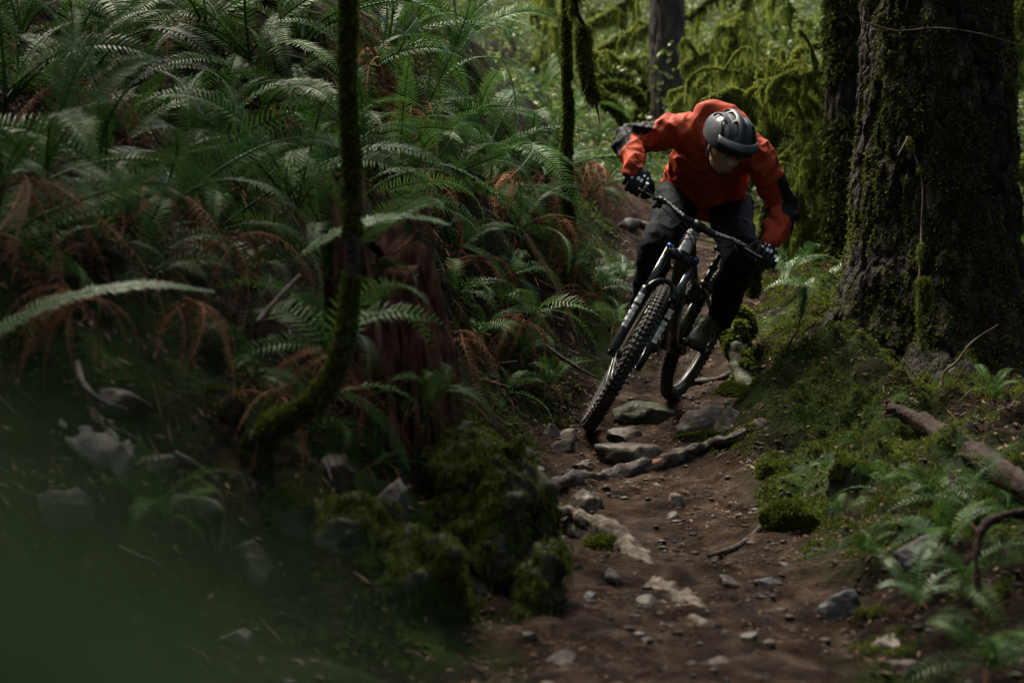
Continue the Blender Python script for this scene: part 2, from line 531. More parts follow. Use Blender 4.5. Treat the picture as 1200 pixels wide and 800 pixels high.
def conifer_crown(base, z0, z1, rad, seed, n_br=70, per=150, wd=.085):
    r = np.random.default_rng(seed); o = MB()
    for k in range(n_br):
        t = (k + r.random()) / n_br
        z = z0 + (z1 - z0) * t; R = rad * (1 - .8 * t) * r.uniform(.7, 1.15)
        a = r.uniform(0, 2 * math.pi)
        d = np.array([math.cos(a), math.sin(a), 0])
        s = np.linspace(0, 1, 7)[:, None]
        P = np.array(base)[None] * [[1, 1, 0]] + d * R * s + np.array([0, 0, 1.]) * (z + .25 * R * s - .55 * R * s ** 2)
        o.add(*tube(P, np.linspace(.05, .008, 7), 4))
        u = r.random(per) ** .7
        q = np.stack([np.interp(u, s[:, 0], P[:, c]) for c in range(3)], -1)
        side = np.array([-d[1], d[0], 0]) * np.sign(r.normal(size=per))[:, None]
        dirs = unit(side + d * .7 + r.normal(size=(per, 3)) * .25 - np.array([0, 0, .25]))
        L = r.uniform(.25, .6, per)[:, None] * (.5 + .5 * R / rad)
        w = unit(np.cross(dirs, np.array([0, 0, 1.]) + r.normal(size=(per, 3)) * .3)) * wd
        V = np.stack([q - w * .4, q + w * .4, q + dirs * L * .5 + w, q + dirs * L, q + dirs * L * .5 - w], 1).reshape(-1, 3)
        b = np.arange(per)[:, None] * 5
        o.add(V, [b + np.array([[0, 1, 2, 4]]), b + np.array([[4, 2, 3]])], 1)
    return o


def moss_on(mbd, n, ln, wd, keep, per=3, droop=.25, seed=1, spread=.8, grav=0.0):
    """fur on the faces of a builder where keep(P, N) is true"""
    r = np.random.default_rng(seed)
    V, Tr = mbd.arrays()
    P, N = sample(V, Tr, n, r)
    k = keep(P, N)
    return MB().add(*fur(P[k], N[k], ln, wd, per, spread, droop, r, grav))


BIG = np.array([2.06, 9.75, .80])
big_mb = tree_trunk(BIG, .385, 16, 3, flare=.95, nth=520, zdense=2.6, dz=.010, lean=(.012, .02), bark=.034, under=.55)
big = thing('fir_tree', 'huge dark fir tree with furrowed mossy bark right of the rider', 'tree', BIG)
setchild(big_mb.build('trunk', M['bark'], smooth=True), big)
def keep_big(P, N):
    z = P[:, 2] - BIG[2]
    f = fbm(P * [6, 6, 3.5], 5, 8, .65)
    lim = -.16 - .8 * np.exp(-np.clip(z, 0, 9) / .5)
    return (f > lim) & (P[:, 1] < BIG[1] + .25) & (z < 2.6)
mm = moss_on(big_mb, 330000, .015, .0028, keep_big, 2, .3, 5, 1.1)
o = setchild(mm.build('moss', M['moss'], smooth=False), big); tag(o, 'dark green moss patches on the fir bark', kind='stuff')
setchild(conifer_crown(BIG, 9.5, 19, 3.2, 4, 45, 110).build('crown', [M['twig'], M['canopy']], smooth=False), big)

TB = np.array([(996 - 600) / FPX * 12.6, 12.6, 1.35])
tb = tree_trunk(TB, .155, 14, 17, flare=.3, nth=150, zdense=3, dz=.03, bark=.02)
t2 = thing('mossy_tree', 'moss-covered trunk close behind the left edge of the huge fir', 'tree', TB)
setchild(tb.build('trunk', M['bark']), t2)
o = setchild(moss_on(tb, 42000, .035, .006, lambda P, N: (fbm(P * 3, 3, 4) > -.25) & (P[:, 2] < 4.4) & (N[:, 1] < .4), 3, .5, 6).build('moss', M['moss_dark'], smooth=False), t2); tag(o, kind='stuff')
setchild(conifer_crown(TB, 9, 16, 2.2, 8, 34, 110).build('crown', [M['twig'], M['canopy']], smooth=False), t2)

TC = np.array([(781 - 600) / FPX * 19.0, 19.0, 2.4])
tcm = tree_trunk(TC, .168, 18, 23, flare=.25, nth=140, zdense=4.5, dz=.035, bark=.014, lean=(0.004, 0))
t3 = thing('bare_tree', 'straight bare brown trunk rising behind the rider', 'tree', TC)
setchild(tcm.build('trunk', M['bark_grey']), t3)
setchild(conifer_crown(TC, 11, 20, 2.6, 12, 34, 110).build('crown', [M['twig'], M['canopy']], smooth=False), t3)

# ---- unseen wood, added all round outside the picture to close off the low sky
r = np.random.default_rng(99); o = MB()
ring = []
ring += [(-3.3, 7.3), (-4.6, 5.0), (-5.4, 9.0), (4.2, 4.0), (1.5, -4), (-1.5, -5)]  # unseen trees set by hand, those on the left to shade the bank
for k in range(44):
    for tr in range(40):
        a = r.uniform(0, 2 * math.pi); R = r.uniform(7, 24)
        x, y = R * math.sin(a) + .5, 8 + R * math.cos(a)
        if y > 2 and abs(x) < .32 * y + 3.2: continue
        if -10 < x < 0 and 10.5 < y < 22: continue            # gap left among the added trees to let light onto the ferns
        if all((x - u) ** 2 + (y - v) ** 2 > 6 for u, v in ring): ring.append((x, y)); break
for q, (x, y) in enumerate(ring):
    b = (x, y, float(H0(np.array([x]), np.array([y]))[0]))
    h = r.uniform(15, 22)
    P = np.array([[x, y, b[2] - .4], [x, y, b[2] + 1], [x, y, b[2] + h * .5], [x, y, b[2] + h]])
    o.add(*tube(P, [.42, .3, .2, .03], 9))
    c = conifer_crown(b, b[2] + (2.4 if q < 7 else 1.6), b[2] + h, r.uniform(2.9, 3.6), 200 + q, 62, 50, .12)
    for V_, in zip(c.V): pass
    base = 0
    V_, F_ = np.concatenate(c.V), c.F
    for f, mi in zip(F_, c.mi): pass
    n0 = o.n
    o.V.append(V_); o.n += len(V_)
    for f, mi in zip(F_, c.mi): o.F.append(f + n0); o.mi.append(mi)
w = o.build('shading_forest', [M['bark'], M['canopy']], smooth=False)
tag(w, 'unseen conifer wood added all round the trail to shade it', 'forest', kind='stuff')

# ------------------------------------------------------------------ bicycle
def pm(name, col, rough=.4, metal=0, spec=.5, coat=0, bump=0, bscale=80, var=.25, scale=25):
    c = np.array(col)
    return mat(name, [tuple(c * (1 - var)), tuple(c * (1 + var))], scale, (rough * .85, min(1, rough * 1.2)), bump, bscale, spec, metal=metal, coat=coat)


M['frame_paint'] = pm('frame_paint', (.022, .023, .014), .3, .2, .5, .4)
M['black_metal'] = pm('black_metal', (.012, .012, .013), .35, .3)
M['silver_glint'] = pm('silver_glint', (.6, .58, .53), .25, .15, .6)  # whitened, barely metallic base paints in the glint of the head tube
M['steel'] = pm('steel', (.32, .32, .33), .3, .9)
M['rubber'] = pm('rubber', (.016, .014, .013), .75, 0, .3, 0, .4, 200, .5, 60)
M['muddy_rubber'] = mat('muddy_rubber', [(.014, .012, .011), (.03, .024, .021), (.07, .054, .045)], 18, (.6, .9), .4, 150, spec=.3)
M['blue'] = pm('blue', (.03, .14, .36), .3, .7)
M['decal'] = pm('decal', (.8, .8, .78), .45)
M['cable'] = pm('cable', (.02, .02, .02), .35)
M['stanchion'] = pm('stanchion', (.05, .05, .052), .15, .6, .7, .6)

rear_c = W(786, 467, 10.15); front_c = W(698, 504, 9.06)
fv = unit(front_c - rear_c)
lv = unit(np.cross([0, 0, 1.], fv)); uv = np.cross(fv, lv)
LEAN = math.radians(25)
Uv = math.cos(LEAN) * uv + math.sin(LEAN) * lv
Lv = math.cos(LEAN) * lv - math.sin(LEAN) * uv
BM = Matrix(((fv[0], Lv[0], Uv[0], rear_c[0]), (fv[1], Lv[1], Uv[1], rear_c[1]), (fv[2], Lv[2], Uv[2], rear_c[2]), (0, 0, 0, 1)))
def BW(p): return rear_c + fv * p[0] + Lv * p[1] + Uv * p[2]
AX0 = np.array([.90, 0, .965]); AXD = np.array([.423, 0, -.906]); AXN = np.array([.906, 0, .423]); YV = np.array([0, 1., 0])
STEER = math.radians(17)
def st(P):
    P = np.asarray(P, float) - AX0; k = -AXD
    return P * math.cos(STEER) + np.cross(np.broadcast_to(k, P.shape), P) * math.sin(STEER) + k * (P @ k)[..., None] * (1 - math.cos(STEER)) + AX0
def FK(a, n, y): return AX0 + AXD * a + AXN * n + YV * y         # point on the fork: along, ahead, sideways

bike = thing('mountain_bike', 'black and olive full-suspension mountain bike leaning hard into the turn', 'bicycle')
bike.matrix_world = BM


class BB(MB):
    def t(s, P, R, n=10, mi=0, steer=False, caps=True):
        P = np.asarray(P, float)
        V, F = tube(P, R, n, caps=caps)
        return s.add(st(V) if steer else V, F, mi)
    def b(s, c, h, R=None, mi=0, steer=False):
        V, F = box(c, h, R)
        return s.add(st(V) if steer else V, F, mi)


RF = np.stack([AXD, YV, AXN], 1)       # rotation for boxes on the fork

def wheel(c, steer, name_label, rotor_side=1):
    c = np.array(c)
    e1, e3 = np.array([1., 0, 0]), np.array([0, 0, 1.])
    def ring(R, y=0, n=72):
        a = np.linspace(0, 2 * math.pi, n, endpoint=False)
        return c + R * (np.cos(a)[:, None] * e1 + np.sin(a)[:, None] * e3) + y * YV
    def torus(R, prof, n=96):
        a = np.linspace(0, 2 * math.pi, n, endpoint=False); k = len(prof); prof = np.array(prof)
        D = np.cos(a)[:, None] * e1 + np.sin(a)[:, None] * e3
        V = c + (R + prof[None, :, 0:1]) * D[:, None] + prof[None, :, 1:2] * YV
        i = np.arange(n)[:, None]; j = np.arange(k)[None]
        F = np.stack([i * k + j, ((i + 1) % n) * k + j, ((i + 1) % n) * k + (j + 1) % k, i * k + (j + 1) % k], -1).reshape(-1, 4)
        return V.reshape(-1, 3), F
    S = (lambda V: st(V)) if steer else (lambda V: V)
    h = MB()
    V, F = tube(np.array([c - YV * .06, c - YV * .05, c - YV * .03, c + YV * .03, c + YV * .05, c + YV * .06]), [.012, .024, .016, .016, .024, .012], 14); h.add(S(V), F)
    hub = h.build('wheel', M['black_metal'], bike); tag(hub, name_label)
    tp = [(.031 * math.cos(t), .031 * math.sin(t)) for t in np.linspace(0, 2 * math.pi, 14, endpoint=False)]
    o = MB(); V, F = torus(.337, tp); o.add(S(V), F)
    for row, (ang, nk) in enumerate(((0, 84), (38, 84), (-38, 84), (70, 70), (-70, 70))):
        for k in range(nk):
            a = 2 * math.pi * (k + .5 * (row % 2)) / nk
            D = math.cos(a) * e1 + math.sin(a) * e3; Tn = -math.sin(a) * e1 + math.cos(a) * e3
            A = math.radians(ang); n = math.cos(A) * D + math.sin(A) * YV; s = -math.sin(A) * D + math.cos(A) * YV
            V, F = box(c + D * .337 + n * .033, (.0032, .0066 if ang == 0 else .0052, .007), np.stack([n, s, Tn], 1))
            o.add(S(V), F)
    o.build('tyre', M['muddy_rubber'], hub)
    o = MB(); V, F = torus(.311, [(.006, -.016), (-.012, -.012), (-.016, 0), (-.012, .012), (.006, .016)]); o.add(S(V), F)
    o.build('rim', M['black_metal'], hub)
    o = MB()
    for k in range(28):
        a = 2 * math.pi * k / 28; side = 1 if k % 2 else -1; a2 = a + side * (.9 if k % 4 < 2 else -.9)
        p1 = c + .297 * (math.cos(a) * e1 + math.sin(a) * e3); p0 = c + .022 * (math.cos(a2) * e1 + math.sin(a2) * e3) + side * .05 * YV
        V, F = tube(np.array([p0, p1]), .0013, 4); o.add(S(V), F)
    o.build('spokes', M['steel'], hub)
    o = MB()
    V, F = torus(.082, [(.008, -.001), (.008, .001), (-.008, .001), (-.008, -.001)], 40); V = V + YV * .055 * rotor_side; o.add(S(V), F)
    for k in range(6):
        a = 2 * math.pi * k / 6
        V, F = tube(np.array([c + YV * .055 * rotor_side, c + YV * .055 * rotor_side + .08 * (math.cos(a) * e1 + math.sin(a) * e3)]), .003, 4); o.add(S(V), F)
    o.build('brake_rotor', M['steel'], hub)
    o = MB()
    for a0 in ((-1.9, -1.45), (-1.1, -.75), (1.2, 1.65), (2.2, 2.55)):
        aa = np.linspace(*a0, 8)
        D = np.cos(aa)[:, None] * e1 + np.sin(aa)[:, None] * e3
        for sd in (1, -1):
            V = np.concatenate([c + D * .306 + YV * .0168 * sd, c + D * .299 + YV * .0155 * sd])
            F = np.array([[k, k + 1, k + 9, k + 8] for k in range(7)]); o.add(S(V), F)
    o.build('rim_decals', M['decal'], hub)
    return hub


wheel((0, 0, .37), False, 'rear wheel standing on the flat boulder')
wheel((1.2, 0, .37), True, 'front wheel turned towards the viewer, muddy tread')

# frame
o = BB()
o.t([(.935, 0, .875), (.90, 0, .83), (.62, 0, .50), (.45, 0, .345)], [.030, .037, .038, .036], 14)                       # down tube
o.t([(.915, 0, .93), (.60, 0, .735), (.36, 0, .62)], [.027, .023, .02], 12)                                          # top tube
o.t([(.43, 0, .33), (.37, 0, .48), (.30, 0, .67)], [.026, .02, .02], 12)                                             # seat tube
o.t([(.43, -.055, .34), (.43, .055, .34)], .03, 14)                                                                  # bottom bracket shell
for s in (-1, 1):
    o.t([(0, s * .078, .37), (.12, s * .072, .375), (.36, s * .045, .385), (.42, s * .03, .39)], [.012, .013, .014, .013], 8)
    o.t([(0, s * .078, .37), (.08, s * .075, .47), (.30, s * .045, .60), (.36, s * .03, .63)], [.011, .011, .012, .012], 8)
    o.t([(.33, s * .03, .56), (.36, s * .045, .63), (.44, s * .03, .66)], [.012, .014, .012], 8)
o.build('frame', M['frame_paint'], bike)
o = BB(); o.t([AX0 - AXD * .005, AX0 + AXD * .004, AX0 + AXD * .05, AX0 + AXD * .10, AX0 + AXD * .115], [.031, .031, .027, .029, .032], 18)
o.build('head_tube', M['silver_glint'], bike)
o = BB(); o.t([(.45, 0, .655), (.53, 0, .60)], [.026, .026], 12); o.t([(.53, 0, .60), (.62, 0, .535)], .012, 10)
for k in range(9): o.t([np.array((.45, 0, .655)) + np.array((.08, 0, -.055)) * (k + .3) / 9, np.array((.45, 0, .655)) + np.array((.08, 0, -.055)) * (k + .6) / 9], .031, 12)
o.build('shock', M['black_metal'], bike)
o = BB(); o.t([(.305, 0, .66), (.27, 0, .745)], .0165, 10); o.t([(.308, 0, .652), (.298, 0, .678)], .024, 10); o.t([(.272, 0, .738), (.262, 0, .765)], .021, 10); o.t([(.262, 0, .765), (.242, 0, .815)], .0135, 10)
o.build('seat_post', M['black_metal'], bike)
# saddle, lofted from nose to tail
P = np.array([(.37, 0, .845), (.34, 0, .85), (.27, 0, .852), (.2, 0, .858), (.14, 0, .868), (.11, 0, .865)])
V, F = tube(P, [.012, .022, .03, .05, .066, .05], 14)
V[:, 2] = .855 + (V[:, 2] - .855) * .38
sad = BB().add(V, F); sad.t([(.3, .02, .838), (.27, .022, .818), (.2, .022, .818), (.15, .02, .845)], .0035, 6, 1); sad.t([(.3, -.02, .838), (.27, -.022, .818), (.2, -.022, .818), (.15, -.02, .845)], .0035, 6, 1)
M['saddle'] = pm('saddle', (.09, .095, .1), .45)
sad.build('saddle', [M['saddle'], M['steel']], bike)

# fork
fk = BB()
fk.t([FK(.105, 0, 0), FK(.14, .003, 0)], [.036, .03], 14, steer=True)
fk.t([FK(.135, .006, -.066), FK(.128, .004, -.03), FK(.128, .004, .03), FK(.135, .006, .066)], [.024, .027, .027, .024], 12, steer=True)
fork = fk.build('fork', M['black_metal'], bike); tag(fork, 'black suspension fork with white lettering')
for s in (-1, 1):
    o = BB(); o.t([FK(.12, .008, s * .066), FK(.40, .012, s * .066)], .0178, 12, steer=True); o.build('stanchion', M['stanchion'], fork)
    o = BB(); o.t([FK(.098, .007, s * .066), FK(.118, .008, s * .066)], [.014, .019], 12, steer=True); o.build('top_cap', M['blue'], fork)
    o = BB()
    o.t([FK(.33, .011, s * .066), FK(.345, .011, s * .066), FK(.55, .015, s * .067), FK(.66, .02, s * .066), FK(.69, .02, s * .066)], [.025, .0255, .024, .022, .014], 14, steer=True)
    o.build('fork_lower', M['black_metal'], fork)
    o = BB()
    for a0, a1, wd in ((.372, .384, .02), (.386, .396, .012), (.398, .418, .022), (.434, .450, .020), (.452, .46, .010), (.463, .482, .021), (.485, .493, .013), (.496, .516, .022), (.52, .526, .012), (.53, .545, .019)):
        aa = np.linspace(-wd / .0255, wd / .0255, 5)
        V = np.concatenate([[FK(a, .0145 + .0262 * math.cos(t), s * .0665 + .0262 * math.sin(t + .35 * s)) for t in aa] for a in (a0, a1)])
        F = np.array([[k, k + 1, k + 6, k + 5] for k in range(4)]); o.add(st(V), F)
    o.build('fork_lettering', M['decal'], fork)
o = BB()
th = np.linspace(-math.pi / 2, math.pi / 2, 11)
o.t([FK(.34 - .075 * math.cos(t), .035 - .005 * math.cos(t), .064 * math.sin(t)) for t in th], interp([.015, .011, .011, .012, .011, .011, .015], 11), 10, steer=True)
o.build('fork_arch', M['black_metal'], fork)
o = BB(); o.t([FK(.677, .02, -.085), FK(.677, .02, .085)], .009, 10, steer=True); o.b(FK(.60, -.02, .072), (.03, .012, .018), RF, steer=True)
o.build('axle', M['black_metal'], fork)

# cockpit
o = BB()
o.t([FK(-.04, 0, 0), FK(-.002, 0, 0)], .021, 12, steer=True)
o.t([FK(-.022, 0, 0), FK(-.028, .045, 0)], [.02, .021], 12, steer=True); o.t([FK(-.028, .045, -.026), FK(-.028, .045, .026)], .0235, 12, steer=True)
o.build('stem', M['black_metal'], bike)
def barp(y):
    a = abs(y); k = float(sstep(.07, .19, a))
    return FK(-.028 - .026 * k, .045 - .012 * k - .13 * max(0, a - .17), y)
ysb = np.linspace(-.392, .392, 61)
o = BB(); o.t([barp(y) for y in ysb], [.0178 - .0066 * float(sstep(.06, .17, abs(y))) for y in ysb], 12, steer=True)
bar = o.build('handlebar', M['black_metal'], bike)
def front_plate(o, y0, y1, h, off=0.0, tw=.9):
    """a letter stroke lying on the front of the bar"""
    rows = []
    for y in (y0, y1):
        c = barp(y); rr = .0178 - .0066 * float(sstep(.06, .17, abs(y))) + .0008
        rows.append([c + rr * (math.cos(t) * (AXN * .8 - AXD * .6) + math.sin(t) * (AXD * .8 + AXN * .6)) for t in np.linspace(-h + off, h + off, 4)])
    V = np.array(rows).reshape(-1, 3); F = np.array([[k, k + 1, k + 5, k + 4] for k in range(3)])
    o.add(st(V), F)
o = BB()
for s in (-1, 1):
    y = .085
    for wd, kind in ((.006, 0), (.004, 1), (.011, 2), (.005, 0), (.009, 2), (.005, 0), (.012, 1), (.006, 0), (.01, 2), (.005, 0)):
        front_plate(o, s * y, s * (y + wd * .55), .75 if kind == 0 else .5, (.0, .25, -.2)[kind])
        if kind == 2: front_plate(o, s * (y + wd * .55), s * (y + wd), .2, .45)
        y += wd + .0025
    front_plate(o, s * (y + .004), s * (y + .045), .28, -.15)
o.build('bar_lettering', M['decal'], bar)
for s in (-1, 1):
    g = BB(); P = [barp(y * s) for y in np.linspace(.262, .392, 14)]
    g.t(P, [.0165 if k % 2 else .0152 for k in range(14)], 12, steer=True); g.t([barp(s * .255), barp(s * .265)], .0185, 12, steer=True); g.t([barp(s * .388), barp(s * .396)], .0185, 12, steer=True)
    g.build('grip', M['rubber'], bar)
    lv_ = BB()
    c = barp(s * .235)
    lv_.t([c - YV * .007 * s, c + YV * .007 * s], .0165, 10, steer=True)
    lv_.t([c + AXN * .018 + AXD * .008, c + AXN * .032 + AXD * .012 - YV * s * .005, c + AXN * .03 + AXD * .01 - YV * s * .055], [.009, .011, .008], 8, steer=True)
    lever = lv_.build('brake_lever', M['black_metal'], bar)
    bl = BB(); bl.t(spline([c + AXN * .034 + AXD * .012 - YV * s * .01, c + AXN * .05 + AXD * .018 + YV * s * .02, c + AXN * .055 + AXD * .02 + YV * s * .06, c + AXN * .062 + AXD * .022 + YV * s * .085], 4), .0048, 8, steer=True)
    bl.build('lever_blade', M['steel'], lever)
    sh = BB(); c2 = barp(s * .205); sh.t([c2 - YV * .006, c2 + YV * .006], .015, 10, steer=True); sh.b(c2 + AXD * .03 + AXN * .012, (.013, .016, .008), RF, steer=True); sh.t([c2 + AXD * .035 + AXN * .012, c2 + AXD * .052 + AXN * .004 + YV * s * .02], [.006, .009], 8, steer=True)
    sh.build('shifter', M['black_metal'], bar)
    # hoses and cables: two per side, looping in front of the bar to the head tube
    for q, (dy, dn, end) in enumerate(((.0, .075, .03), (.02, .05, .06))):
        p0 = st(np.array([c + AXN * .03 + AXD * .012 - YV * s * .055]))[0] if q == 0 else st(np.array([c2 + AXD * .03 + AXN * .012 - YV * s * .012]))[0]
        p1 = st(np.array([barp(s * .12) + AXN * dn * .55 + AXD * (.025 + dy)]))[0]
        p2 = st(np.array([FK(.012 + dy, .045 + dn * .35, s * .03)]))[0]
        p3 = AX0 + AXD * end + AXN * .03 - YV * s * .028
        p4 = AX0 + AXD * (end + .03) - AXN * .03 - YV * s * .034
        cb = BB(); cb.t(spline([p0, p1, p2, p3, p4], 7), .0026, 6)
        cb.build('cable', M['cable'], bike)

# drivetrain: left pedal ahead and a little up
BBC = np.array([.43, 0, .34]); CA = math.radians(30)
cd = np.array([math.cos(CA), 0, math.sin(CA)])
dt = BB()
a = np.linspace(0, 2 * math.pi, 41)[:-1]
rg = np.array([BBC + np.array([0, -.048, 0]) + (.066 + .003 * (-1) ** k) * np.array([math.cos(t), 0, math.sin(t)]) for k, t in enumerate(a)])
V = np.concatenate([rg, rg + YV * .004, [BBC - YV * .048], [BBC - YV * .044]]); n = 40; q = np.arange(n)
dt.add(V, [np.stack([q, (q + 1) % n, (q + 1) % n + n, q + n], -1), np.stack([(q + 1) % n, q, np.full(n, 80)], -1), np.stack([q + n, (q + 1) % n + n, np.full(n, 81)], -1)])
dt.build('chainring', M['steel'], bike)
PED = {}
for s, sg in ((1, 1), (-1, -1)):
    tip = BBC + cd * .17 * sg + YV * s * .082
    ck = BB(); ck.t([BBC + YV * s * .06, BBC + cd * .02 * sg + YV * s * .066, tip - cd * .01 * sg, tip + cd * .008 * sg], [.019, .017, .013, .013], 10)
    crank = ck.build('crank', M['black_metal'], bike)
    pc = tip + YV * s * .065; PED[s] = pc
    pd = BB(); pd.t([tip, pc + YV * s * .05], .007, 8)
    for yy in (-.045, .045): pd.b(pc + YV * yy, (.05, .006, .008))
    for xx in (-.045, 0, .045): pd.b(pc + np.array([xx, 0, 0]), (.006, .045, .007))
    for xx in (-.045, .045):
        for yy in (-.04, 0, .04): pd.t([pc + np.array([xx, yy, -.012]), pc + np.array([xx, yy, .012])], .002, 5)
    pd.build('pedal', M['black_metal'], crank)
cs = BB()
for k in range(10):
    R = .022 + .0075 * k * (1 - .01 * k); y = -.034 - .0 - (.0042 * (9 - k))
    cs.t([(0, y - .001, .37), (0, y + .001, .37)], R, 24)
cs.build('cassette', M['steel'], bike)
dr = BB(); dr.t([(.0, -.085, .36), (.015, -.075, .31), (.05, -.06, .29), (.075, -.05, .20)], [.012, .016, .012, .008], 8)
for c in ((.05, -.048, .285), (.08, -.048, .205)): dr.t([np.array(c) - YV * .005, np.array(c) + YV * .005], .022, 14)
dr.build('derailleur', M['black_metal'], bike)
ch = BB(); ch.t(spline([(.43, -.046, .274), (.25, -.047, .235), (.08, -.048, .183), (.06, -.048, .2), (.05, -.048, .26), (.03, -.048, .3), (-.03, -.048, .33), (-.02, -.048, .41), (.03, -.048, .425), (.43, -.046, .406)], 6), .0042, 6)
ch.build('chain', M['steel'], bike)

# ------------------------------------------------------------------ rider
M['jacket'] = mat('jacket', [(.25, .030, .012), (.32, .042, .0165), (.40, .057, .023)], 9, (.55, .8), .25, 160, spec=.12)
M['jacket_black'] = pm('jacket_black', (.016, .017, .02), .6, 0, .35, 0, .2, 160)
M['trouser'] = mat('trouser', [(.003, .004, .006), (.0045, .0062, .009), (.008, .011, .015)], 7, (.65, .9), .15, 150, spec=.06)
M['skin'] = mat('skin', [(.25, .125, .085), (.34, .19, .135), (.42, .25, .18)], 14, (.45, .65), .1, 150, spec=.35)
M['glove'] = pm('glove', (.012, .012, .013), .65, 0, .35, 0, .3, 220)
M['helmet_shell'] = pm('helmet_shell', (.016, .019, .024), .42, 0, .25, .08, 0, 80, .12)
M['helmet_dark'] = pm('helmet_dark', (.009, .010, .012), .5)
M['shoe'] = mat('shoe', [(.016, .018, .012), (.032, .036, .024), (.05, .055, .038)], 12, (.6, .85), .3, 120, spec=.3)
M['sole'] = pm('sole', (.02, .019, .016), .8)

J = dict(pelvis=W(822, 224, 9.78), spine=W(832, 196, 9.52), chest=W(842, 172, 9.30), neck=W(848, 160, 9.14),
         hipR=W(798, 229, 9.74), hipL=W(855, 238, 9.74), kneeR=W(770, 292, 9.34), kneeL=W(866, 303, 9.27),
         ankR=W(752, 366, 9.72), ankL=W(844, 374, 9.62),
         shR=W(800, 154, 9.24), shL=W(888, 186, 9.18), elR=W(738, 165, 9.34), elL=W(919, 243, 9.28), wrR=W(741, 196, 9.10), wrL=W(906, 282, 9.10))
HEAD = W(852, 174, 8.98)
# head axes: up leans to the viewer and to the right of the picture, the face looks down the trail
hu = unit(np.array([.30, -.50, .80])); hf = np.array([.20, -.86, -.5]); hf = unit(hf - hu * np.dot(hf, hu)); hl = np.cross(hu, hf)
for k, v in {'thighR': ('hipR', 'kneeR'), 'shinR': ('kneeR', 'ankR'), 'thighL': ('hipL', 'kneeL'), 'shinL': ('kneeL', 'ankL'), 'uaR': ('shR', 'elR'), 'faR': ('elR', 'wrR'), 'uaL': ('shL', 'elL'), 'faL': ('elL', 'wrL')}.items():
    print(k, round(float(np.linalg.norm(J[v[0]] - J[v[1]])), 3))
print('shoulders', np.linalg.norm(J['shR'] - J['shL']), 'spine', np.linalg.norm(J['pelvis'] - J['neck']))

rider = thing('person', 'mountain biker in orange-red jacket, grey helmet and dark trousers crouched low over the handlebars', 'person', tuple(J['pelvis'] - np.array([0, 0, .9])))


def ell_tube(P, A, B, up, n=20):
    """tube with elliptical section: A across, B along 'up'"""
    P = np.asarray(P, float); k = len(P)
    T = unit(np.gradient(P, axis=0)); up = np.broadcast_to(np.asarray(up, float), P.shape)
    S = unit(np.cross(T, up)); Uu = np.cross(S, T)
    a = np.linspace(0, 2 * math.pi, n, endpoint=False)
    A = np.broadcast_to(A, (k,)); B = np.broadcast_to(B, (k,))
    V = P[:, None] + np.cos(a)[None, :, None] * (A[:, None] * S)[:, None] + np.sin(a)[None, :, None] * (B[:, None] * Uu)[:, None]
    V = V.reshape(-1, 3)
    i = np.arange(k - 1)[:, None] * n; j = np.arange(n)[None]; j2 = (j + 1) % n
    F = np.stack([i + j, i + j2, i + n + j2, i + n + j], -1).reshape(-1, 4)
    V = np.concatenate([V, P[:1], P[-1:]]); q = np.arange(n); b = (k - 1) * n
    return V, [F, np.stack([(q + 1) % n, q, np.full(n, k * n)], -1), np.stack([b + q, b + (q + 1) % n, np.full(n, k * n + 1)], -1)]


def limb(o, pts, rad, n=16, m=6):
    P = spline(pts, m); o.add(*tube(P, interp(rad, len(P)), n))
    for p, r_ in ((pts[0], rad[0]), (pts[-1], rad[-1])):
        V, F = ico(2); o.add(V * r_ + p, F)


def remesh(o, voxel, smooth=4, fac=.5):
    """union of overlapping closed shapes as one continuous surface; returns V, quads"""
    ob = o.build('tmp', [], smooth=True)
    m = ob.modifiers.new('r', 'REMESH'); m.mode = 'VOXEL'; m.voxel_size = voxel
    s_ = ob.modifiers.new('s', 'SMOOTH'); s_.iterations = smooth; s_.factor = fac
    dg = bpy.context.evaluated_depsgraph_get()
    me = bpy.data.meshes.new_from_object(ob.evaluated_get(dg))
    V = np.empty(len(me.vertices) * 3); me.vertices.foreach_get('co', V); V = V.reshape(-1, 3)
    Nn = np.empty(len(me.vertices) * 3); me.vertices.foreach_get('normal', Nn); Nn = Nn.reshape(-1, 3)
    quads = [tuple(p.vertices) for p in me.polygons]
    F4 = np.array([f for f in quads if len(f) == 4]); F3 = np.array([f for f in quads if len(f) == 3])
    old = ob.data
    bpy.data.objects.remove(ob); bpy.data.meshes.remove(me); bpy.data.meshes.remove(old)
    return V, Nn, [x for x in (F4, F3) if len(x)]


spn = [J['pelvis'], J['spine'], J['chest'], J['neck']]
side = unit(J['shL'] - J['shR'])

# the body: one continuous figure under the clothes, with the head
o = MB()
P = spline(spn, 6); T = unit(np.gradient(P, axis=0)); upv = np.cross(side, T)
o.add(*ell_tube(P, interp([.15, .135, .165, .15, .06], len(P)), interp([.1, .095, .115, .1, .06], len(P)), upv))
for s in 'RL':
    limb(o, [J['chest'] * .5 + J['neck'] * .3 + J['sh' + s] * .2, J['sh' + s], J['el' + s], J['wr' + s]], [.06, .046, .036, .026])
    limb(o, [J['pelvis'] * .5 + J['hip' + s] * .5, J['hip' + s] + np.array([0, .02, 0]), J['hip' + s] * .5 + J['knee' + s] * .5, J['knee' + s], J['knee' + s] * .55 + J['ank' + s] * .45, J['ank' + s]], [.09, .08, .068, .05, .048, .036])
limb(o, [J['neck'], HEAD - hu * .06], [.062, .058])
def HP(f, l, u): return HEAD + hf * f + hl * l + hu * u
V, F = ico(4)
Hd = np.stack([V[:, 0] * .1, V[:, 1] * .076, V[:, 2] * .115], 1)
f_, l_, u_ = Hd[:, 0].copy(), Hd[:, 1].copy(), Hd[:, 2].copy()
fr = np.clip(V[:, 0], 0, 1)
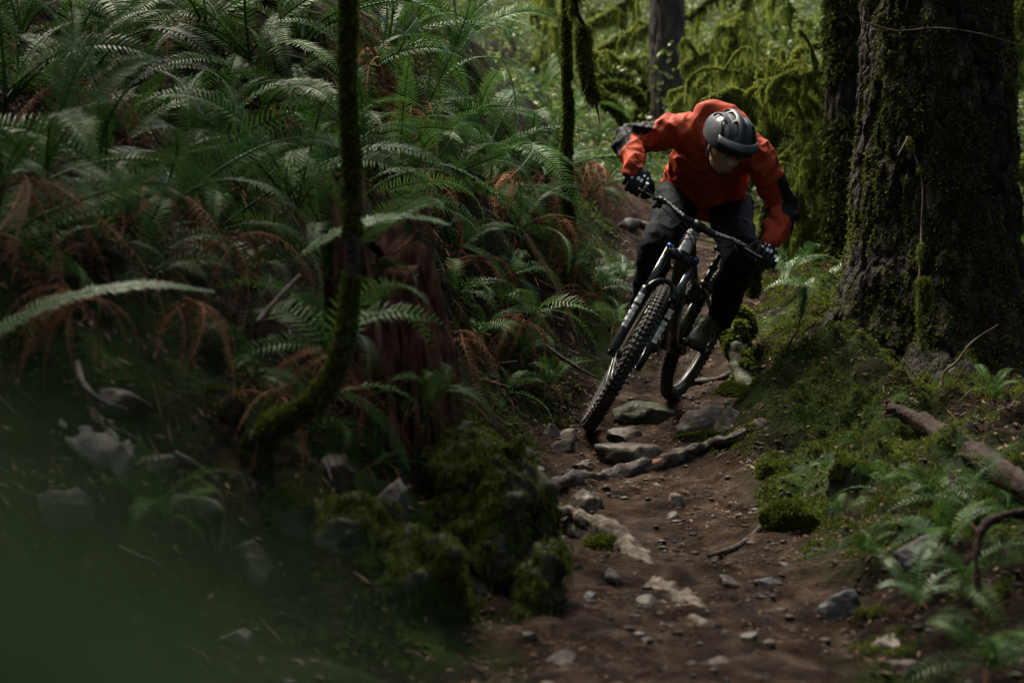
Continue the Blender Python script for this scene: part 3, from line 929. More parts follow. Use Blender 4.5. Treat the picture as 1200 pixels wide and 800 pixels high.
Hd[:, 1] *= 1 - .22 * sstep(.0, -.11, u_) * (V[:, 0] > -.3)                     # narrower jaw
Hd[:, 0] += fr * (.012 * np.exp(-((u_ + .095) / .02) ** 2) * np.exp(-(l_ / .03) ** 2))          # chin
Hd[:, 0] += fr * .036 * np.exp(-(l_ / .013) ** 2) * np.exp(-((u_ + .022) / .022) ** 2)           # nose
Hd[:, 0] += fr * .014 * np.exp(-((u_ - .022) / .012) ** 2) * np.exp(-(l_ / .05) ** 2)            # brow
Hd[:, 0] -= fr * .017 * np.exp(-((np.abs(l_) - .03) / .016) ** 2) * np.exp(-((u_ - .004) / .012) ** 2)   # eye sockets
Hd[:, 0] += fr * .012 * np.exp(-((u_ + .062) / .009) ** 2) * np.exp(-(l_ / .024) ** 2)           # lips
o.add(HEAD + Hd[:, :1] * hf + Hd[:, 1:2] * hl + Hd[:, 2:] * hu, F)
for s in (-1, 1):
    V, F = ico(2); V = V * [.02, .010, .032]; o.add(HP(-.012, s * .078, -.012) + V[:, :1] * hf + V[:, 1:2] * hl + V[:, 2:] * hu, F)
V, Nn, F = remesh(o, .0042, 1)
body = MB().add(V, F).build('body', M['skin']); setchild(body, rider)
for s in (-1, 1):
    V, F = ico(3); e = MB().add(HP(.082, s * .03, .002) + V * .0105, F); e.add(HP(.0905, s * .03, -.001) + V * .0052, F, 1)
    setchild(e.build('eye', [pm('eye_white%d' % s, (.2, .18, .16), .3), M['helmet_dark']]), rider)
e = MB()
for s in (-1, 1): e.add(*tube(spline([HP(.093, s * .012, .020), HP(.096, s * .03, .026), HP(.082, s * .05, .020)], 4), .0042, 6))
M['hair'] = pm('hair', (.02, .014, .01), .7)
setchild(e.build('eyebrows', M['hair']), rider)
e = MB().add(*tube(spline([HP(.102, -.022, -.062), HP(.110, -.008, -.061), HP(.110, .008, -.061), HP(.102, .022, -.062)], 4), .0035, 6))
setchild(e.build('mouth', pm('lip', (.2, .07, .055), .5)), rider)

# jacket
o = MB()
hem = J['pelvis'] + (J['spine'] - J['pelvis']) * .02
P = spline([hem + np.array([0, .0, -.02]), J['spine'], J['chest'], J['neck']], 8); T = unit(np.gradient(P, axis=0)); upv = np.cross(side, T)
o.add(*ell_tube(P, interp([.205, .195, .185, .185, .175, .12], len(P)), interp([.15, .145, .14, .135, .115, .08], len(P)), upv, 28))
for s in 'RL':
    limb(o, [J['chest'] * .55 + J['sh' + s] * .45, J['sh' + s], J['sh' + s] * .45 + J['el' + s] * .55, J['el' + s], J['el' + s] * .5 + J['wr' + s] * .5, J['wr' + s] + (J['wr' + s] - J['el' + s]) * .04],
         [.105, .080, .072, .062, .057, .045], 18, 6)
    limb(o, [J['neck'] + np.array([0, .03, .0]), J['sh' + s] + np.array([0, .02, .005])], [.07, .075])
# hood bunched up behind the helmet and a standing collar
limb(o, [J['neck'] + upv[-1] * .0 - side * .13 + np.array([0, .03, .02]), J['neck'] - side * .05 + np.array([0, .05, .085]), J['neck'] + side * .06 + np.array([0, .05, .06]), J['neck'] + side * .13 + np.array([0, .03, -.02])], [.045, .07, .07, .045])
V, Nn, F = remesh(o, .0072, 6)
# folds: drawn out across the limbs, deep at elbows and shoulders
def fold(V, s, limbs_=()):
    wp = np.stack([fbm(V * 5, 2, s + 3), fbm(V * 5, 2, s + 4), fbm(V * 5, 2, s + 5)], -1)
    q = np.stack([V @ side * 7, V @ np.array([.2, .8, .3]) * 5, V @ np.array([.5, 0, .85]) * 13], -1) + .8 * wp
    q2 = np.stack([V @ unit(side + [0, .4, .6]) * 10, V @ np.array([.1, .9, -.2]) * 12, V @ unit(np.array([.6, .1, -.7])) * 27], -1) + 1.1 * wp
    out = 1.0 * ((1 - np.abs(vnoise(q, s))) ** 4 - .3) + .45 * ((1 - np.abs(vnoise(q2, s + 2))) ** 3 - .35) + .3 * fbm(V * 6, 2, s + 7)
    for a_, b_ in limbs_:                          # creases ringing the limb, strongest towards the joint
        d = b_ - a_; L2 = d @ d; t = np.clip((V - a_) @ d / L2, 0, 1); c = a_ + t[:, None] * d; rel = V - c
        w = sstep(.13, .07, np.linalg.norm(rel, axis=1)) * (.75 - .35 * np.abs(2 * t - 1))
        e1 = unit(np.cross(d, [.3, .5, .8])); e2 = np.cross(unit(d), e1); ph = np.arctan2(rel @ e1, rel @ e2)
        rg = (1 - np.abs(vnoise(np.stack([t * math.sqrt(L2) * 22 + .9 * np.sin(ph + s) + wp[:, 0], np.cos(ph) * .9, np.sin(ph) * .9], -1), s + 11))) ** 2.5 - .35
        out = out + w * rg * 1.0
    return out
V = V + Nn * (.019 * fold(V, 31, [(J['sh' + q_], J['el' + q_]) for q_ in 'RL'] + [(J['el' + q_], J['wr' + q_]) for q_ in 'RL']))[:, None]
C4 = V
def arm_par(C, s):
    out = []
    for a_, b_ in ((J['sh' + s], J['el' + s]), (J['el' + s], J['wr' + s])):
        d = b_ - a_; L2 = d @ d
        t = np.clip((C - a_) @ d / L2, 0, 1); out.append((t, np.linalg.norm(C - a_ - t[:, None] * d, axis=1)))
    return out
mi = np.full(len(V), -1.0)
for s in 'RL':
    (t1, d1), (t2, d2) = arm_par(C4, s)
    up_arm = d1 < d2
    mid_ = np.where(up_arm[:, None], J['sh' + s] + t1[:, None] * (J['el' + s] - J['sh' + s]), J['el' + s] + t2[:, None] * (J['wr' + s] - J['el' + s]))
    out_dir = unit(np.array([-.55, -.15, .75])) if s == 'R' else unit(np.array([.95, -.2, .15]))
    fo_dir = unit(np.array([-1, -.25, .1])) if s == 'R' else unit(np.array([.9, -.35, .0]))
    rel = unit(C4 - mid_)
    onarm = np.minimum(d1, d2) < .12
    g = np.where(up_arm, np.minimum((t1 - .42) * 2.2, rel @ out_dir - (.25 + .5 * (1 - t1))), np.minimum((.55 - t2) * 2.2, rel @ fo_dir - (-.05 + t2 * .9)))
    mi = np.maximum(mi, np.where(onarm, g, -1))
jm = MB().add(V, F)
jk = jm.build('jacket', M['jacket']); jk.data.attributes.new('panel', 'FLOAT', 'POINT').data.foreach_set('value', mi.astype(np.float32))
jm_ = M['jacket'].node_tree; pn = jm_.nodes['Principled BSDF']; src = pn.inputs['Base Color'].links[0].from_socket
an_ = jm_.nodes.new('ShaderNodeAttribute'); an_.attribute_name = 'panel'; cr_ = jm_.nodes.new('ShaderNodeMapRange'); cr_.inputs[1].default_value = -.02; cr_.inputs[2].default_value = .02
mx_ = jm_.nodes.new('ShaderNodeMix'); mx_.data_type = 'RGBA'; mx_.inputs[7].default_value = (.006, .0065, .0085, 1)
jm_.links.new(an_.outputs['Fac'], cr_.inputs[0]); jm_.links.new(cr_.outputs[0], mx_.inputs[0]); jm_.links.new(src, mx_.inputs[6]); jm_.links.new(mx_.outputs[2], pn.inputs['Base Color'])
setchild(jk, rider); tag(jk, 'orange-red rain jacket with black elbow panels')
# little print on the right shoulder of the jacket, and the zip
def nearest(p):
    i = np.argmin(((V - p) ** 2).sum(1)); return V[i], Nn[i]
pr = MB()
for k in range(5):
    p, n_ = nearest(W(801 + k * 3.0, 136.5 + (k % 2) * .3, 9.1)); a_ = unit(np.cross(n_, [0, 0, 1.])); b_ = np.cross(a_, n_)
    for dx, h in ((-.003, .006), (.002, .004)): 
        c_ = p + n_ * .0045 + a_ * dx
        pr.add(np.array([c_ - a_ * .0015 - b_ * h, c_ + a_ * .0015 - b_ * h, c_ + a_ * .0015 + b_ * h, c_ - a_ * .0015 + b_ * h]), np.array([[0, 1, 2, 3]]))
setchild(pr.build('shoulder_print', M['jacket_black'], smooth=False), jk); 
jk.children[0].parent = jk; jk.children[0].location = (0, 0, 0)

# trousers
o = MB()
limb(o, [J['hipR'] + np.array([.02, .03, .03]), J['pelvis'] + np.array([0, .02, .02]), J['hipL'] + np.array([-.02, .03, .03])], [.13, .14, .13])
for s in 'RL':
    k_ = J['knee' + s]; a_ = J['ank' + s]; h_ = J['hip' + s]
    limb(o, [h_ + np.array([0, .02, 0]), h_ * .5 + k_ * .5, k_, k_ * .55 + a_ * .45, a_ + (a_ - k_) * .02], [.118, .098, .082, .076, .058], 18)
V, Nn, F = remesh(o, .009, 5)
V = V + Nn * (.011 * fold(V, 77, [(J['knee' + q_], J['ank' + q_]) for q_ in 'RL']))[:, None]
t_ = MB().add(V, F).build('trousers', M['trouser']); setchild(t_, rider)

# gloves: palm and five bent fingers closed round each grip
for s, sg in (('R', -1), ('L', 1)):
    gp = [st(np.array([barp(sg * y)]))[0] for y in (.27, .385)]
    gi, go = BW(gp[0]), BW(gp[1])                     # inner and outer end of the grip
    ga = unit(go - gi); gc = (gi + go) / 2
    wr = J['wr' + s]
    up_ = unit((wr - gc) - ga * np.dot(wr - gc, ga))  # from the grip towards the wrist
    fw_ = np.cross(ga, up_); 
    if fw_[1] > 0: fw_ = -fw_                          # knuckles face the camera
    g = MB()
    def GP(a, f, u): return gc + ga * a + fw_ * f + up_ * u
    limb(g, [wr, GP(.0, .008, .055), GP(.0, .020, .030)], [.036, .038, .030], 14)
    for k in range(4):
        limb(g, [GP(-.036 + .024 * k, .0, .048), GP(-.036 + .024 * k, .022, .034)], [.019, .017], 10)
    for k, (L_, rr_) in enumerate(((1.0, .0115), (1.06, .012), (1.0, .0118), (.85, .0105))):
        a0 = -.038 + .0255 * k
        if k == 0:   # index finger on the brake lever
            pts = [GP(a0, .026, .034), GP(a0 - .004, .052, .018), GP(a0 - .006, .06, -.006), GP(a0 - .006, .044, -.022)]
        else:
            pts = [GP(a0, .024, .034), GP(a0, .040 * L_, .012), GP(a0, .034 * L_, -.018), GP(a0, .006, -.030), GP(a0, -.014, -.022)]
        limb(g, pts, interp([rr_ * 1.1, rr_ * 1.05, rr_, rr_ * .9], len(pts)), 10, 5)
    limb(g, [GP(-.05, -.004, .045), GP(-.066, -.016, .018), GP(-.058, -.006, -.016), GP(-.04, .008, -.026)], [.016, .0145, .0125, .0105], 10, 5)
    V, Nn, F = remesh(g, .0032, 2)
    gl = MB().add(V, F).build('glove', M['glove']); setchild(gl, rider)
    mk = MB()
    for k in range(4):
        p = GP(-.036 + .025 * k, .06, .034); i = np.argmin(((V - p) ** 2).sum(1)); c_ = V[i]; n_ = Nn[i]
        a_ = ga; b_ = unit(np.cross(n_, a_))
        q = np.linspace(0, 2 * math.pi, 7)[:-1]
        ringp = np.array([c_ + n_ * .0022 + a_ * .0085 * math.cos(t) + b_ * .0105 * math.sin(t) for t in q])
        mk.add(np.concatenate([ringp, [c_ + n_ * .004]]), np.array([[j, (j + 1) % 6, 6] for j in range(6)]))
        p = GP(-.036 + .025 * k, .05, .058); i = np.argmin(((V - p) ** 2).sum(1)); c_ = V[i]; n_ = Nn[i]; b_ = unit(np.cross(n_, a_))
        if k in (0, 1, 3):
            ringp = np.array([c_ + n_ * .0022 + a_ * .006 * math.cos(t) + b_ * .008 * math.sin(t) for t in q])
            mk.add(np.concatenate([ringp, [c_ + n_ * .0035]]), np.array([[j, (j + 1) % 6, 6] for j in range(6)]))
    mo = mk.build('knuckle_marks', M['decal'], gl)

# shoes on the pedals
for s, sg in (('R', -1), ('L', 1)):
    pc = BW(PED[sg]); up_ = unit(.8 * Uv + .2 * np.array([0, 0, 1.])); fd = unit(fv + .12 * Lv * sg)
    up_ = unit(up_ - fd * np.dot(up_, fd)); sd_ = np.cross(up_, fd)
    def SP(f, l, u): return pc + fd * f + sd_ * l + up_ * u
    g = MB()
    P = np.array([SP(-.2, 0, .06), SP(-.17, 0, .062), SP(-.09, 0, .07), SP(-.01, 0, .055), SP(.06, 0, .042), SP(.105, 0, .034), SP(.12, 0, .032)])
    g.add(*ell_tube(P, [.022, .036, .038, .047, .048, .036, .015], [.03, .046, .055, .042, .03, .022, .012], up_, 16))
    limb(g, [SP(-.125, 0, .09), J['ank' + s]], [.045, .05], 14)
    V, Nn, F = remesh(g, .006, 3)
    sh = MB().add(V, F).build('shoe', M['shoe']); setchild(sh, rider)
    so = MB(); P = np.array([SP(-.205, 0, .026), SP(-.17, 0, .026), SP(-.08, 0, .024), SP(.0, 0, .02), (SP(.07, 0, .02)), SP(.115, 0, .024), SP(.13, 0, .028)])
    so.add(*ell_tube(P, [.022, .038, .036, .047, .05, .04, .016], .013, up_, 14)); so.build('sole', M['sole'], sh)
    lc = MB()
    for k in range(5):
        f0 = .045 - .022 * k; u0 = .078 + .008 * k + .006 * (k > 2)
        lc.add(*tube(spline([SP(f0, -.028, u0 - .012), SP(f0 - .004, 0, u0 + .012), SP(f0, .028, u0 - .012)], 4), .0028, 5))
    lc.build('laces', M['sole'], sh)

# helmet
def hel_pt(a, e, k=1.0):
    """a: azimuth, 0 = front; e: elevation 0 rim .. pi/2 crown"""
    x = .152 * math.cos(e) * math.cos(a) * (1.0 if math.cos(a) > 0 else 1.06); y = .118 * math.cos(e) * math.sin(a); z = .128 * math.sin(e)
    return np.array([x * k - .016, y * k, z * k + .034])
HT = np.stack([hf, hl, hu], 1)
def HH(p): return HEAD + HT @ np.asarray(p)
inner = MB(); nA, nE = 60, 22
V = np.array([HH(hel_pt(a, e, .93)) for e in np.linspace(-.12, math.pi / 2, nE) for a in np.linspace(0, 2 * math.pi, nA, endpoint=False)])
i = np.arange(nE - 1)[:, None] * nA; j = np.arange(nA)[None]; F0 = np.stack([i + j, i + (j + 1) % nA, i + nA + (j + 1) % nA, i + nA + j], -1).reshape(-1, 4)
hi_ = inner.add(V, F0).build('helmet', M['helmet_dark']); setchild(hi_, rider); tag(hi_, 'grey vented cycling helmet with visor')
# outer shell with vent openings, given thickness
nA, nE = 300, 130
A_ = np.linspace(0, 2 * math.pi, nA, endpoint=False); E_ = np.linspace(-.10, math.pi / 2 - .001, nE)
V = []
for e in E_:
    for a in A_:
        low = .10 * math.cos(a * 2) - .22 * float(sstep(1.9, 3.1, abs(((a + math.pi) % (2 * math.pi)) - math.pi)))
        V.append(hel_pt(a, max(e, e + (low * (1 - (e + .1) / 1.67)))))
V = np.array(V)
ctr = V[np.stack([np.arange((nE - 1) * nA)], -1)[:, 0]]
F0 = np.stack([np.arange(nE - 1)[:, None] * nA + np.arange(nA)[None], np.arange(nE - 1)[:, None] * nA + (np.arange(nA)[None] + 1) % nA,
               np.arange(1, nE)[:, None] * nA + (np.arange(nA)[None] + 1) % nA, np.arange(1, nE)[:, None] * nA + np.arange(nA)[None]], -1).reshape(-1, 4)
Cc = V[F0].mean(1); X, Y, Z = Cc[:, 0] + .016, Cc[:, 1], Cc[:, 2] - .016
vent = np.zeros(len(Cc), bool)
for (x0, x1, y0, y1) in ((.045, .125, .016, .038), (-.05, .035, .018, .045), (-.13, -.06, .015, .04), (.03, .105, .058, .082), (-.06, .018, .066, .092), (-.12, -.07, .055, .085)):
    for sg in (-1, 1):
        u = (X - (x0 + x1) / 2) / ((x1 - x0) / 2); v = (Y * sg - (y0 + y1) / 2 - .12 * (.03 - X) * 0) / ((y1 - y0) / 2)
        vent |= (np.abs(u) ** 3.2 + np.abs(v) ** 3.2 < 1) & (Z > .03)
vent |= (np.abs(X + .10) / .035) ** 3 + (np.abs(Y) / .011) ** 3 < 1
keepf = F0[~vent]
ridge = .006 * np.cos(V[:, 1] / .118 * 9) * sstep(.0, .05, V[:, 2])
V = V * (1 + ridge / .13)[:, None]
Vw = np.array([HH(p) for p in V])
ob = MB().add(Vw, keepf).build('helmet_shell', M['helmet_shell'], hi_)
md = ob.modifiers.new('t', 'SOLIDIFY'); md.thickness = .008; md.offset = -1
# visor
vz = MB(); rows = []
for t in np.linspace(0, 1, 6):
    for a in np.linspace(-1.0, 1.0, 19):
        b = hel_pt(a * .98, .36 - .0 * t, 1.03); f = np.array([1.0, .22 * math.sin(a), -.02])
        rows.append(HH(b + f * (.042 * t) * (math.cos(a * .95) ** .5) + np.array([0, 0, .012 * math.cos(a) - .022 * t * t])))
F1 = np.array([[r_ * 19 + c_, r_ * 19 + c_ + 1, (r_ + 1) * 19 + c_ + 1, (r_ + 1) * 19 + c_] for r_ in range(5) for c_ in range(18)])
ob = vz.add(np.array(rows), F1).build('visor', M['helmet_shell'], hi_); md = ob.modifiers.new('t', 'SOLIDIFY'); md.thickness = .004
# straps
sp = MB()
for s in (-1, 1):
    sp.add(*tube(spline([HH((.04, s * .098, .02)), HP(.01, s * .078, -.04), HP(.02, s * .055, -.10), HP(.03, 0, -.128)], 5), .0035, 6))
    sp.add(*tube(spline([HH((-.05, s * .1, .02)), HP(-.02, s * .088, -.02), HP(.02, s * .08, -.06)], 5), .0045, 6))
sp.build('strap', M['helmet_dark'], hi_)
# small pale emblem on the crown and two strokes on the visor
em = MB()
def hstroke(pts, w_):
    Q = []
    for (x, y) in pts:
        z = .128 * math.sqrt(max(0, 1 - ((x) / .155) ** 2 - (y / .118) ** 2)); Q.append(np.array([x - .016, y, z + .034]) * 1.03)
    Q = np.array(Q); d = unit(np.gradient(Q, axis=0)); s_ = unit(np.cross(d, Q))
    Vv = np.concatenate([Q + s_ * w_, Q - s_ * w_]); n = len(Q)
    em.add(np.array([HH(p) for p in Vv]), np.array([[k, k + 1, n + k + 1, n + k] for k in range(n - 1)]))
hstroke([(-.062, .008), (-.05, -.002), (-.04, .008)], .0022); hstroke([(-.034, -.006), (-.026, .006), (-.018, -.004), (-.012, .006)], .002); hstroke([(-.004, .0), (.012, .002)], .0018)
em.build('helmet_emblem', M['decal'], hi_)
#@@PART3

# ------------------------------------------------------------------ rocks, roots, stump, sticks
def rock_mb(c, half, seed, sub=4, rough=.25, yaw=0.0, flat=0.0, tilt=(0, 0)):
    V, F = ico(sub)
    n = fbm(V * 1.3 + seed * 3.7, 3, seed); n2 = fbm(V * 4 + seed, 3, seed + 3)
    # cut a few flat facets
    r_ = np.random.default_rng(seed)
    V = V * (1 + rough * n)[:, None]
    for k in range(13):
        d = unit(r_.normal(size=3)); h = r_.uniform(.5, .85)
        e = V @ d - h; V = V - np.clip(e, 0, 9)[:, None] * d * .93
    V = V * (1 + .05 * n2 + .035 * fbm(V * 11 + seed, 3, seed + 5))[:, None]
    if flat: V[:, 2] = np.where(V[:, 2] > flat, flat + (V[:, 2] - flat) * .25, V[:, 2])
    V = V * np.asarray(half)
    Rm = (Matrix.Rotation(yaw, 3, 'Z') @ Matrix.Rotation(tilt[0], 3, 'X') @ Matrix.Rotation(tilt[1], 3, 'Y'))
    V = V @ np.array(Rm).T
    return MB().add(V + np.asarray(c), F)


FURRED = []
def stone(px, py, wpx, hpx, m, label, seed, sub=4, depth=1.0, d=None, name='stone', sink=.75, yaw=0.0, tilt=(0, 0), group=None, rough=.22):
    g = ground(px, py + hpx * .35) if d is None else W(px, py, d)
    k = g[1] / FPX
    hw, hh = wpx * k / 2, hpx * k / 2
    c = np.array([(px - 600) / FPX * g[1], g[1], CAMZ - (py - 400) / FPX * g[1]])
    c[1] += hw * depth * .4
    c[2] -= hh * sink
    o = rock_mb((0, 0, 0), (hw * 1.08, hw * depth, hh * (1.1 + sink)), seed, max(sub, 4), rough, yaw, 0, tilt)
    ob = o.build(name, m); ob.location = c
    tag(ob, label, 'stone' if name == 'stone' else 'moss' if name == 'moss_cushion' else name.split('_')[-1], group)
    if m is M['moss_bed'] or (m is M['rock_mossy'] and name == 'rock'):
        mo = moss_on(o, 7000, .012, .0022, lambda P, N: (N[:, 2] + .5 * fbm(P * 20, 2, seed) > (.35 if m is M['rock_mossy'] else -.6)), 3, .15, seed)
        tag(mo.build('moss', M['moss'], ob, smooth=False), kind='stuff')
    return ob, o, c


flat_b = stone(762, 484, 82, 34, M['rock_mossy'], 'flat mossy grey boulder right under the rear wheel', 3, 4, .8, 9.9, name='boulder', sink=.35, rough=.15)
stone(738, 529, 82, 42, M['rock'], 'square-edged brown rock in the trail below the flat boulder', 8, 4, .8, name='rock')
stone(836, 500, 92, 48, M['rock'], 'broad worn brown rock right of the flat boulder', 12, 4, .9, name='rock', rough=.18)
stone(860, 488, 40, 22, M['rock_pale'], 'pale flat rock at the foot of the mossy root behind the rear wheel', 15, 3, .8)
stone(733, 511, 44, 20, M['rock'], 'dark worn rock step between the front tyre and the flat boulder', 9, 4, .9, name='rock')
stone(818, 516, 50, 18, M['rock_mossy'], 'low slab of rock above the scuffed part of the grey root', 10, 4, .9, name='rock')
stone(855, 455, 46, 24, M['rock_mossy'], 'mossy rock at the trail edge between rear wheel and mossy root', 11, 4, .9, name='rock')
stone(690, 545, 44, 14, M['rock'], 'flat dark rock just above the grey root on its left part', 13, 4, .9, name='rock')
stone(645, 505, 22, 16, M['rock_pale'], 'pale stone left of the front tyre, the left one of two', 21)
stone(666, 509, 22, 15, M['rock_pale'], 'pale stone just left of the front tyre, the right one of two', 22)
stone(660, 523, 40, 16, M['rock'], 'flat brownish stone below the two pale stones by the front tyre', 23)
stone(622, 547, 30, 14, M['rock_pale'], 'pale stone on the left edge of the trail beside the grey root', 24)
stone(690, 588, 46, 26, M['rock'], 'rough stone in the trail just above the pale root ridge', 25, 4)
stone(795, 586, 24, 18, M['rock_pale'], 'pale stone on the right trail edge, upper of two below the mossy bank', 26)
stone(790, 605, 22, 14, M['rock_pale'], 'pale stone on the right trail edge, lower of two below the mossy bank', 27)
stone(896, 681, 38, 19, M['rock_blue'], 'rounded grey stone on the right half of the trail', 28, 4, rough=.1)
stone(922, 662, 28, 11, M['rock_pale'], 'small pale rounded stone above the rounded grey stone', 29, rough=.1)
stone(857, 682, 34, 17, M['rock'], 'brown stone left of the rounded grey stone', 30)
stone(716, 674, 30, 18, M['rock_pale'], 'pale angular stone below the moss cushion on the pale root', 31)
stone(689, 698, 26, 14, M['rock_blue'], 'dark grey smooth stone between the mossy outcrop and the pale root', 32, rough=.1)
stone(655, 773, 44, 18, M['rock_pale'], 'long pale stone at the bottom of the trail near the blurred green', 33)
stone(755, 706, 40, 14, M['rock_pale'], 'pale stone tucked against the lower end of the pale root', 34)
stone(795, 740, 30, 10, M['rock'], 'low brown stone in the trail below the pale root end', 35)
stone(1050, 752, 60, 18, M['rock_pale'], 'pale flat stone in the dark soil at the lower right', 36)
stone(990, 712, 60, 34, M['rock_blue'], 'dark grey lump of rock at the right edge of the trail', 37, 4)
stone(1060, 780, 64, 22, M['rock'], 'long stone at the bottom right edge of the trail', 38)
stone(878, 602, 78, 46, M['rock_blue'], 'blue-grey slab of rock leaning out of the right bank', 40, 5, .7, 7.75, name='rock', yaw=.5, tilt=(.0, -.55), sink=.5)
stone(880, 745, 26, 9, M['rock_pale'], 'small flat pale stone near the bottom middle of the trail', 41)
stone(845, 775, 30, 10, M['rock'], 'brownish flat stone at the very bottom of the trail', 42)
stone(145, 528, 34, 30, M['rock_pale'], 'small pale blurred stone in the dark bank on the left', 44, d=5.15)
stone(70, 512, 190, 76, M['rock_pale'], 'large pale blurred rock jutting from the left bank', 45, 5, .8, 5.25, name='rock', tilt=(0, .5))
stone(560, 690, 36, 18, M['rock'], 'dark stone at the foot of the mossy outcrop', 46)
stone(620, 745, 30, 12, M['rock'], 'flat stone on the left edge of the trail below the outcrop', 47)
stone(405, 618, 60, 26, M['rock_mossy'], 'grey blurred stone left of the mossy outcrop', 48, 4, d=5.5, name='rock', sink=.6)
stone(280, 742, 46, 18, M['rock_pale'], 'pale stone faintly seen through the blurred green at bottom', 49, d=4.6)

stone(935, 606, 80, 34, M['moss_bed'], 'round moss cushion on the right bank beside the blue-grey slab', 50, 5, .9, name='moss_cushion', sink=.3, rough=.12)
stone(1000, 560, 60, 34, M['rock_mossy'], 'mossy rock in the right bank below the fir', 51, 4, .9, name='rock')
stone(905, 548, 54, 24, M['rock_mossy'], 'mossy rock in the right bank above the blue-grey slab', 52, 4, .9, name='rock')
stone(1075, 640, 50, 30, M['rock_blue'], 'dark stone among the small ferns on the right', 53, 4, .9, name='rock')
for k, (px, py, w_, h_, m_, lab) in enumerate(((175, 545, 70, 40, 'rock', 'brown rock in the left bank right of the small pale blurred stone'), (250, 470, 80, 36, 'rock_mossy', 'mossy rock under the left end of the curved stem'), (60, 600, 90, 50, 'rock', 'dark rock below the large pale blurred rock'),
        (330, 600, 90, 60, 'rock_mossy', 'mossy rock in the left bank below the root of the curved stem'), (390, 555, 60, 44, 'rock', 'brown rock between the curved stem and the mossy outcrop'), (290, 660, 80, 50, 'rock', 'rock half lost in the blurred green below the hanging roots'),
        (130, 465, 90, 40, 'rock', 'dark ledge of rock under the long arching frond'), (455, 590, 60, 50, 'rock_pale', 'pale rock at the left side of the mossy outcrop'), (230, 590, 60, 40, 'rock_pale', 'pale blurred rock between the hanging roots'), (500, 475, 46, 30, 'rock_pale', 'pale stone at the foot of the rotten stump'))):
    stone(px, py, w_, h_, M[m_], lab, 120 + k, 4, .8, name='rock', sink=.35)
# loose small stones strewn over the trail: too many to count
r = np.random.default_rng(5); o = MB(); n = 5200
y = r.uniform(3.6, 13.5, n); x = np.interp(y, TRAIL[:, 1], TRAIL[:, 0]) + np.interp(y, TRAIL[:, 1], TRW) * r.normal(size=n) * .8
z = Hn(x, y); s_ = .0025 + .02 * r.random(n) ** 11
for k in range(n):
    V, F = ico(1); V = V * (1 + r.normal(size=(len(V), 1)) * .16) * np.array([1, r.uniform(.6, 1), r.uniform(.35, .8)]) * s_[k]
    o.add(V + [x[k], y[k], z[k] + s_[k] * .1], F, int(r.choice([0, 0, 0, 1, 2, 2, 2])))
tag(o.build('gravel', [M['rock'], M['rock_pale'], M['root']], smooth=False), 'small loose stones strewn over the brown trail', 'gravel', kind='stuff')


def rough_tube(P, R, n, seed, amp=.12, squash=1.0, fine=.05):
    V, F = tube(P, R, n)
    th_ = np.concatenate([np.tile(np.linspace(0, 2 * math.pi, n, endpoint=False), len(P)), [0, 0]]); ln_ = np.concatenate([np.repeat(np.arange(len(P)) * .15, n), [0, 0]])
    groove = .10 * (1 - 2 * np.abs(vnoise(np.stack([np.cos(th_) * 2.2, np.sin(th_) * 2.2, ln_], -1), seed + 4)))
    k = len(P); Rr = np.concatenate([np.repeat(np.broadcast_to(R, (k,)), n), [0, 0]])
    C = np.concatenate([np.repeat(P, n, 0), P[:1], P[-1:]])
    nn = fbm(V * [14, 14, 14] + seed, 3, seed); n2 = fbm(V * 45, 2, seed + 1)
    return C + (V - C) * (1 + amp * nn + fine * n2 + groove * (amp > .1))[:, None], F


def gp(pts, lift=0.0):
    """pixels on the ground -> world points"""
    return np.array([ground(a, b) + np.array([0, 0, lift]) for a, b in pts])


# grey root crossing the trail, reddish where it is scuffed
P = spline([ground(628, 566) + [0, 0, -.03], ground(672, 561) + [0, 0, -.018], ground(715, 559) + [0, 0, -.012], ground(755, 553) + [0, 0, -.006], ground(795, 540) + [0, 0, -.003], ground(832, 526) + [0, 0, -.006], ground(866, 508) - [0, 0, .02], ground(900, 485) - [0, 0, .06]], 8)
rt = thing('root', 'grey tree root crossing the trail below the front wheel', 'root', P[20])
o = MB(); o.add(*rough_tube(P, interp([.02, .034, .042, .038, .032, .03, .034, .034], len(P)), 28, 4, .5, fine=.25))
setchild(o.build('root_wood', M['root']), rt)
M['scuff'] = mat('scuff', [(.16, .07, .045), (.3, .14, .09), (.4, .2, .14)], 20, (.6, .9), .5, 90, spec=.3)
o = MB(); Pq = P[22:31] + np.array([0, -.010, .016]); o.add(*rough_tube(Pq, interp([.006, .018, .022, .017, .005], len(Pq)), 10, 9, .35)); setchild(o.build('scuffed_bark', M['scuff']), rt)
# pale root / ridge in the lower trail with a moss cushion
P = spline([W(648, 602, 7.0), W(672, 601, 7.0), W(700, 616, 6.9), W(728, 634, 6.75), W(745, 658, 6.6), W(758, 680, 6.4), W(780, 700, 6.2), W(806, 716, 6.05), ground(830, 735) - [0, 0, .03]], 7)
rt2 = thing('root', 'pale bleached root ridge arching along the lower trail with a moss cushion', 'root', P[20])
o = MB(); V, F = rough_tube(P, interp([.015, .03, .042, .044, .04, .044, .054, .05, .03], len(P)), 24, 14, .5, fine=.25); o.add(V, F)
Pd = P[3:44].copy(); Pd[:, 2] -= .06; Pd[:, 1] += .03; o.add(*rough_tube(Pd, interp([.03, .06, .075, .075, .06, .03], len(Pd)), 14, 19, .3))
setchild(o.build('root_wood', M['pale_wood']), rt2)
cu = rock_mb(W(703, 640, 6.72), (.066, .05, .04), 6, 3); V_, T_ = cu.arrays(); Pm, Nm = sample(V_, T_, 4200); cu.add(*fur(Pm, Nm, .014, .0028, 2, .8, .1))
setchild(cu.build('moss_cushion', M['moss'], smooth=False), rt2)
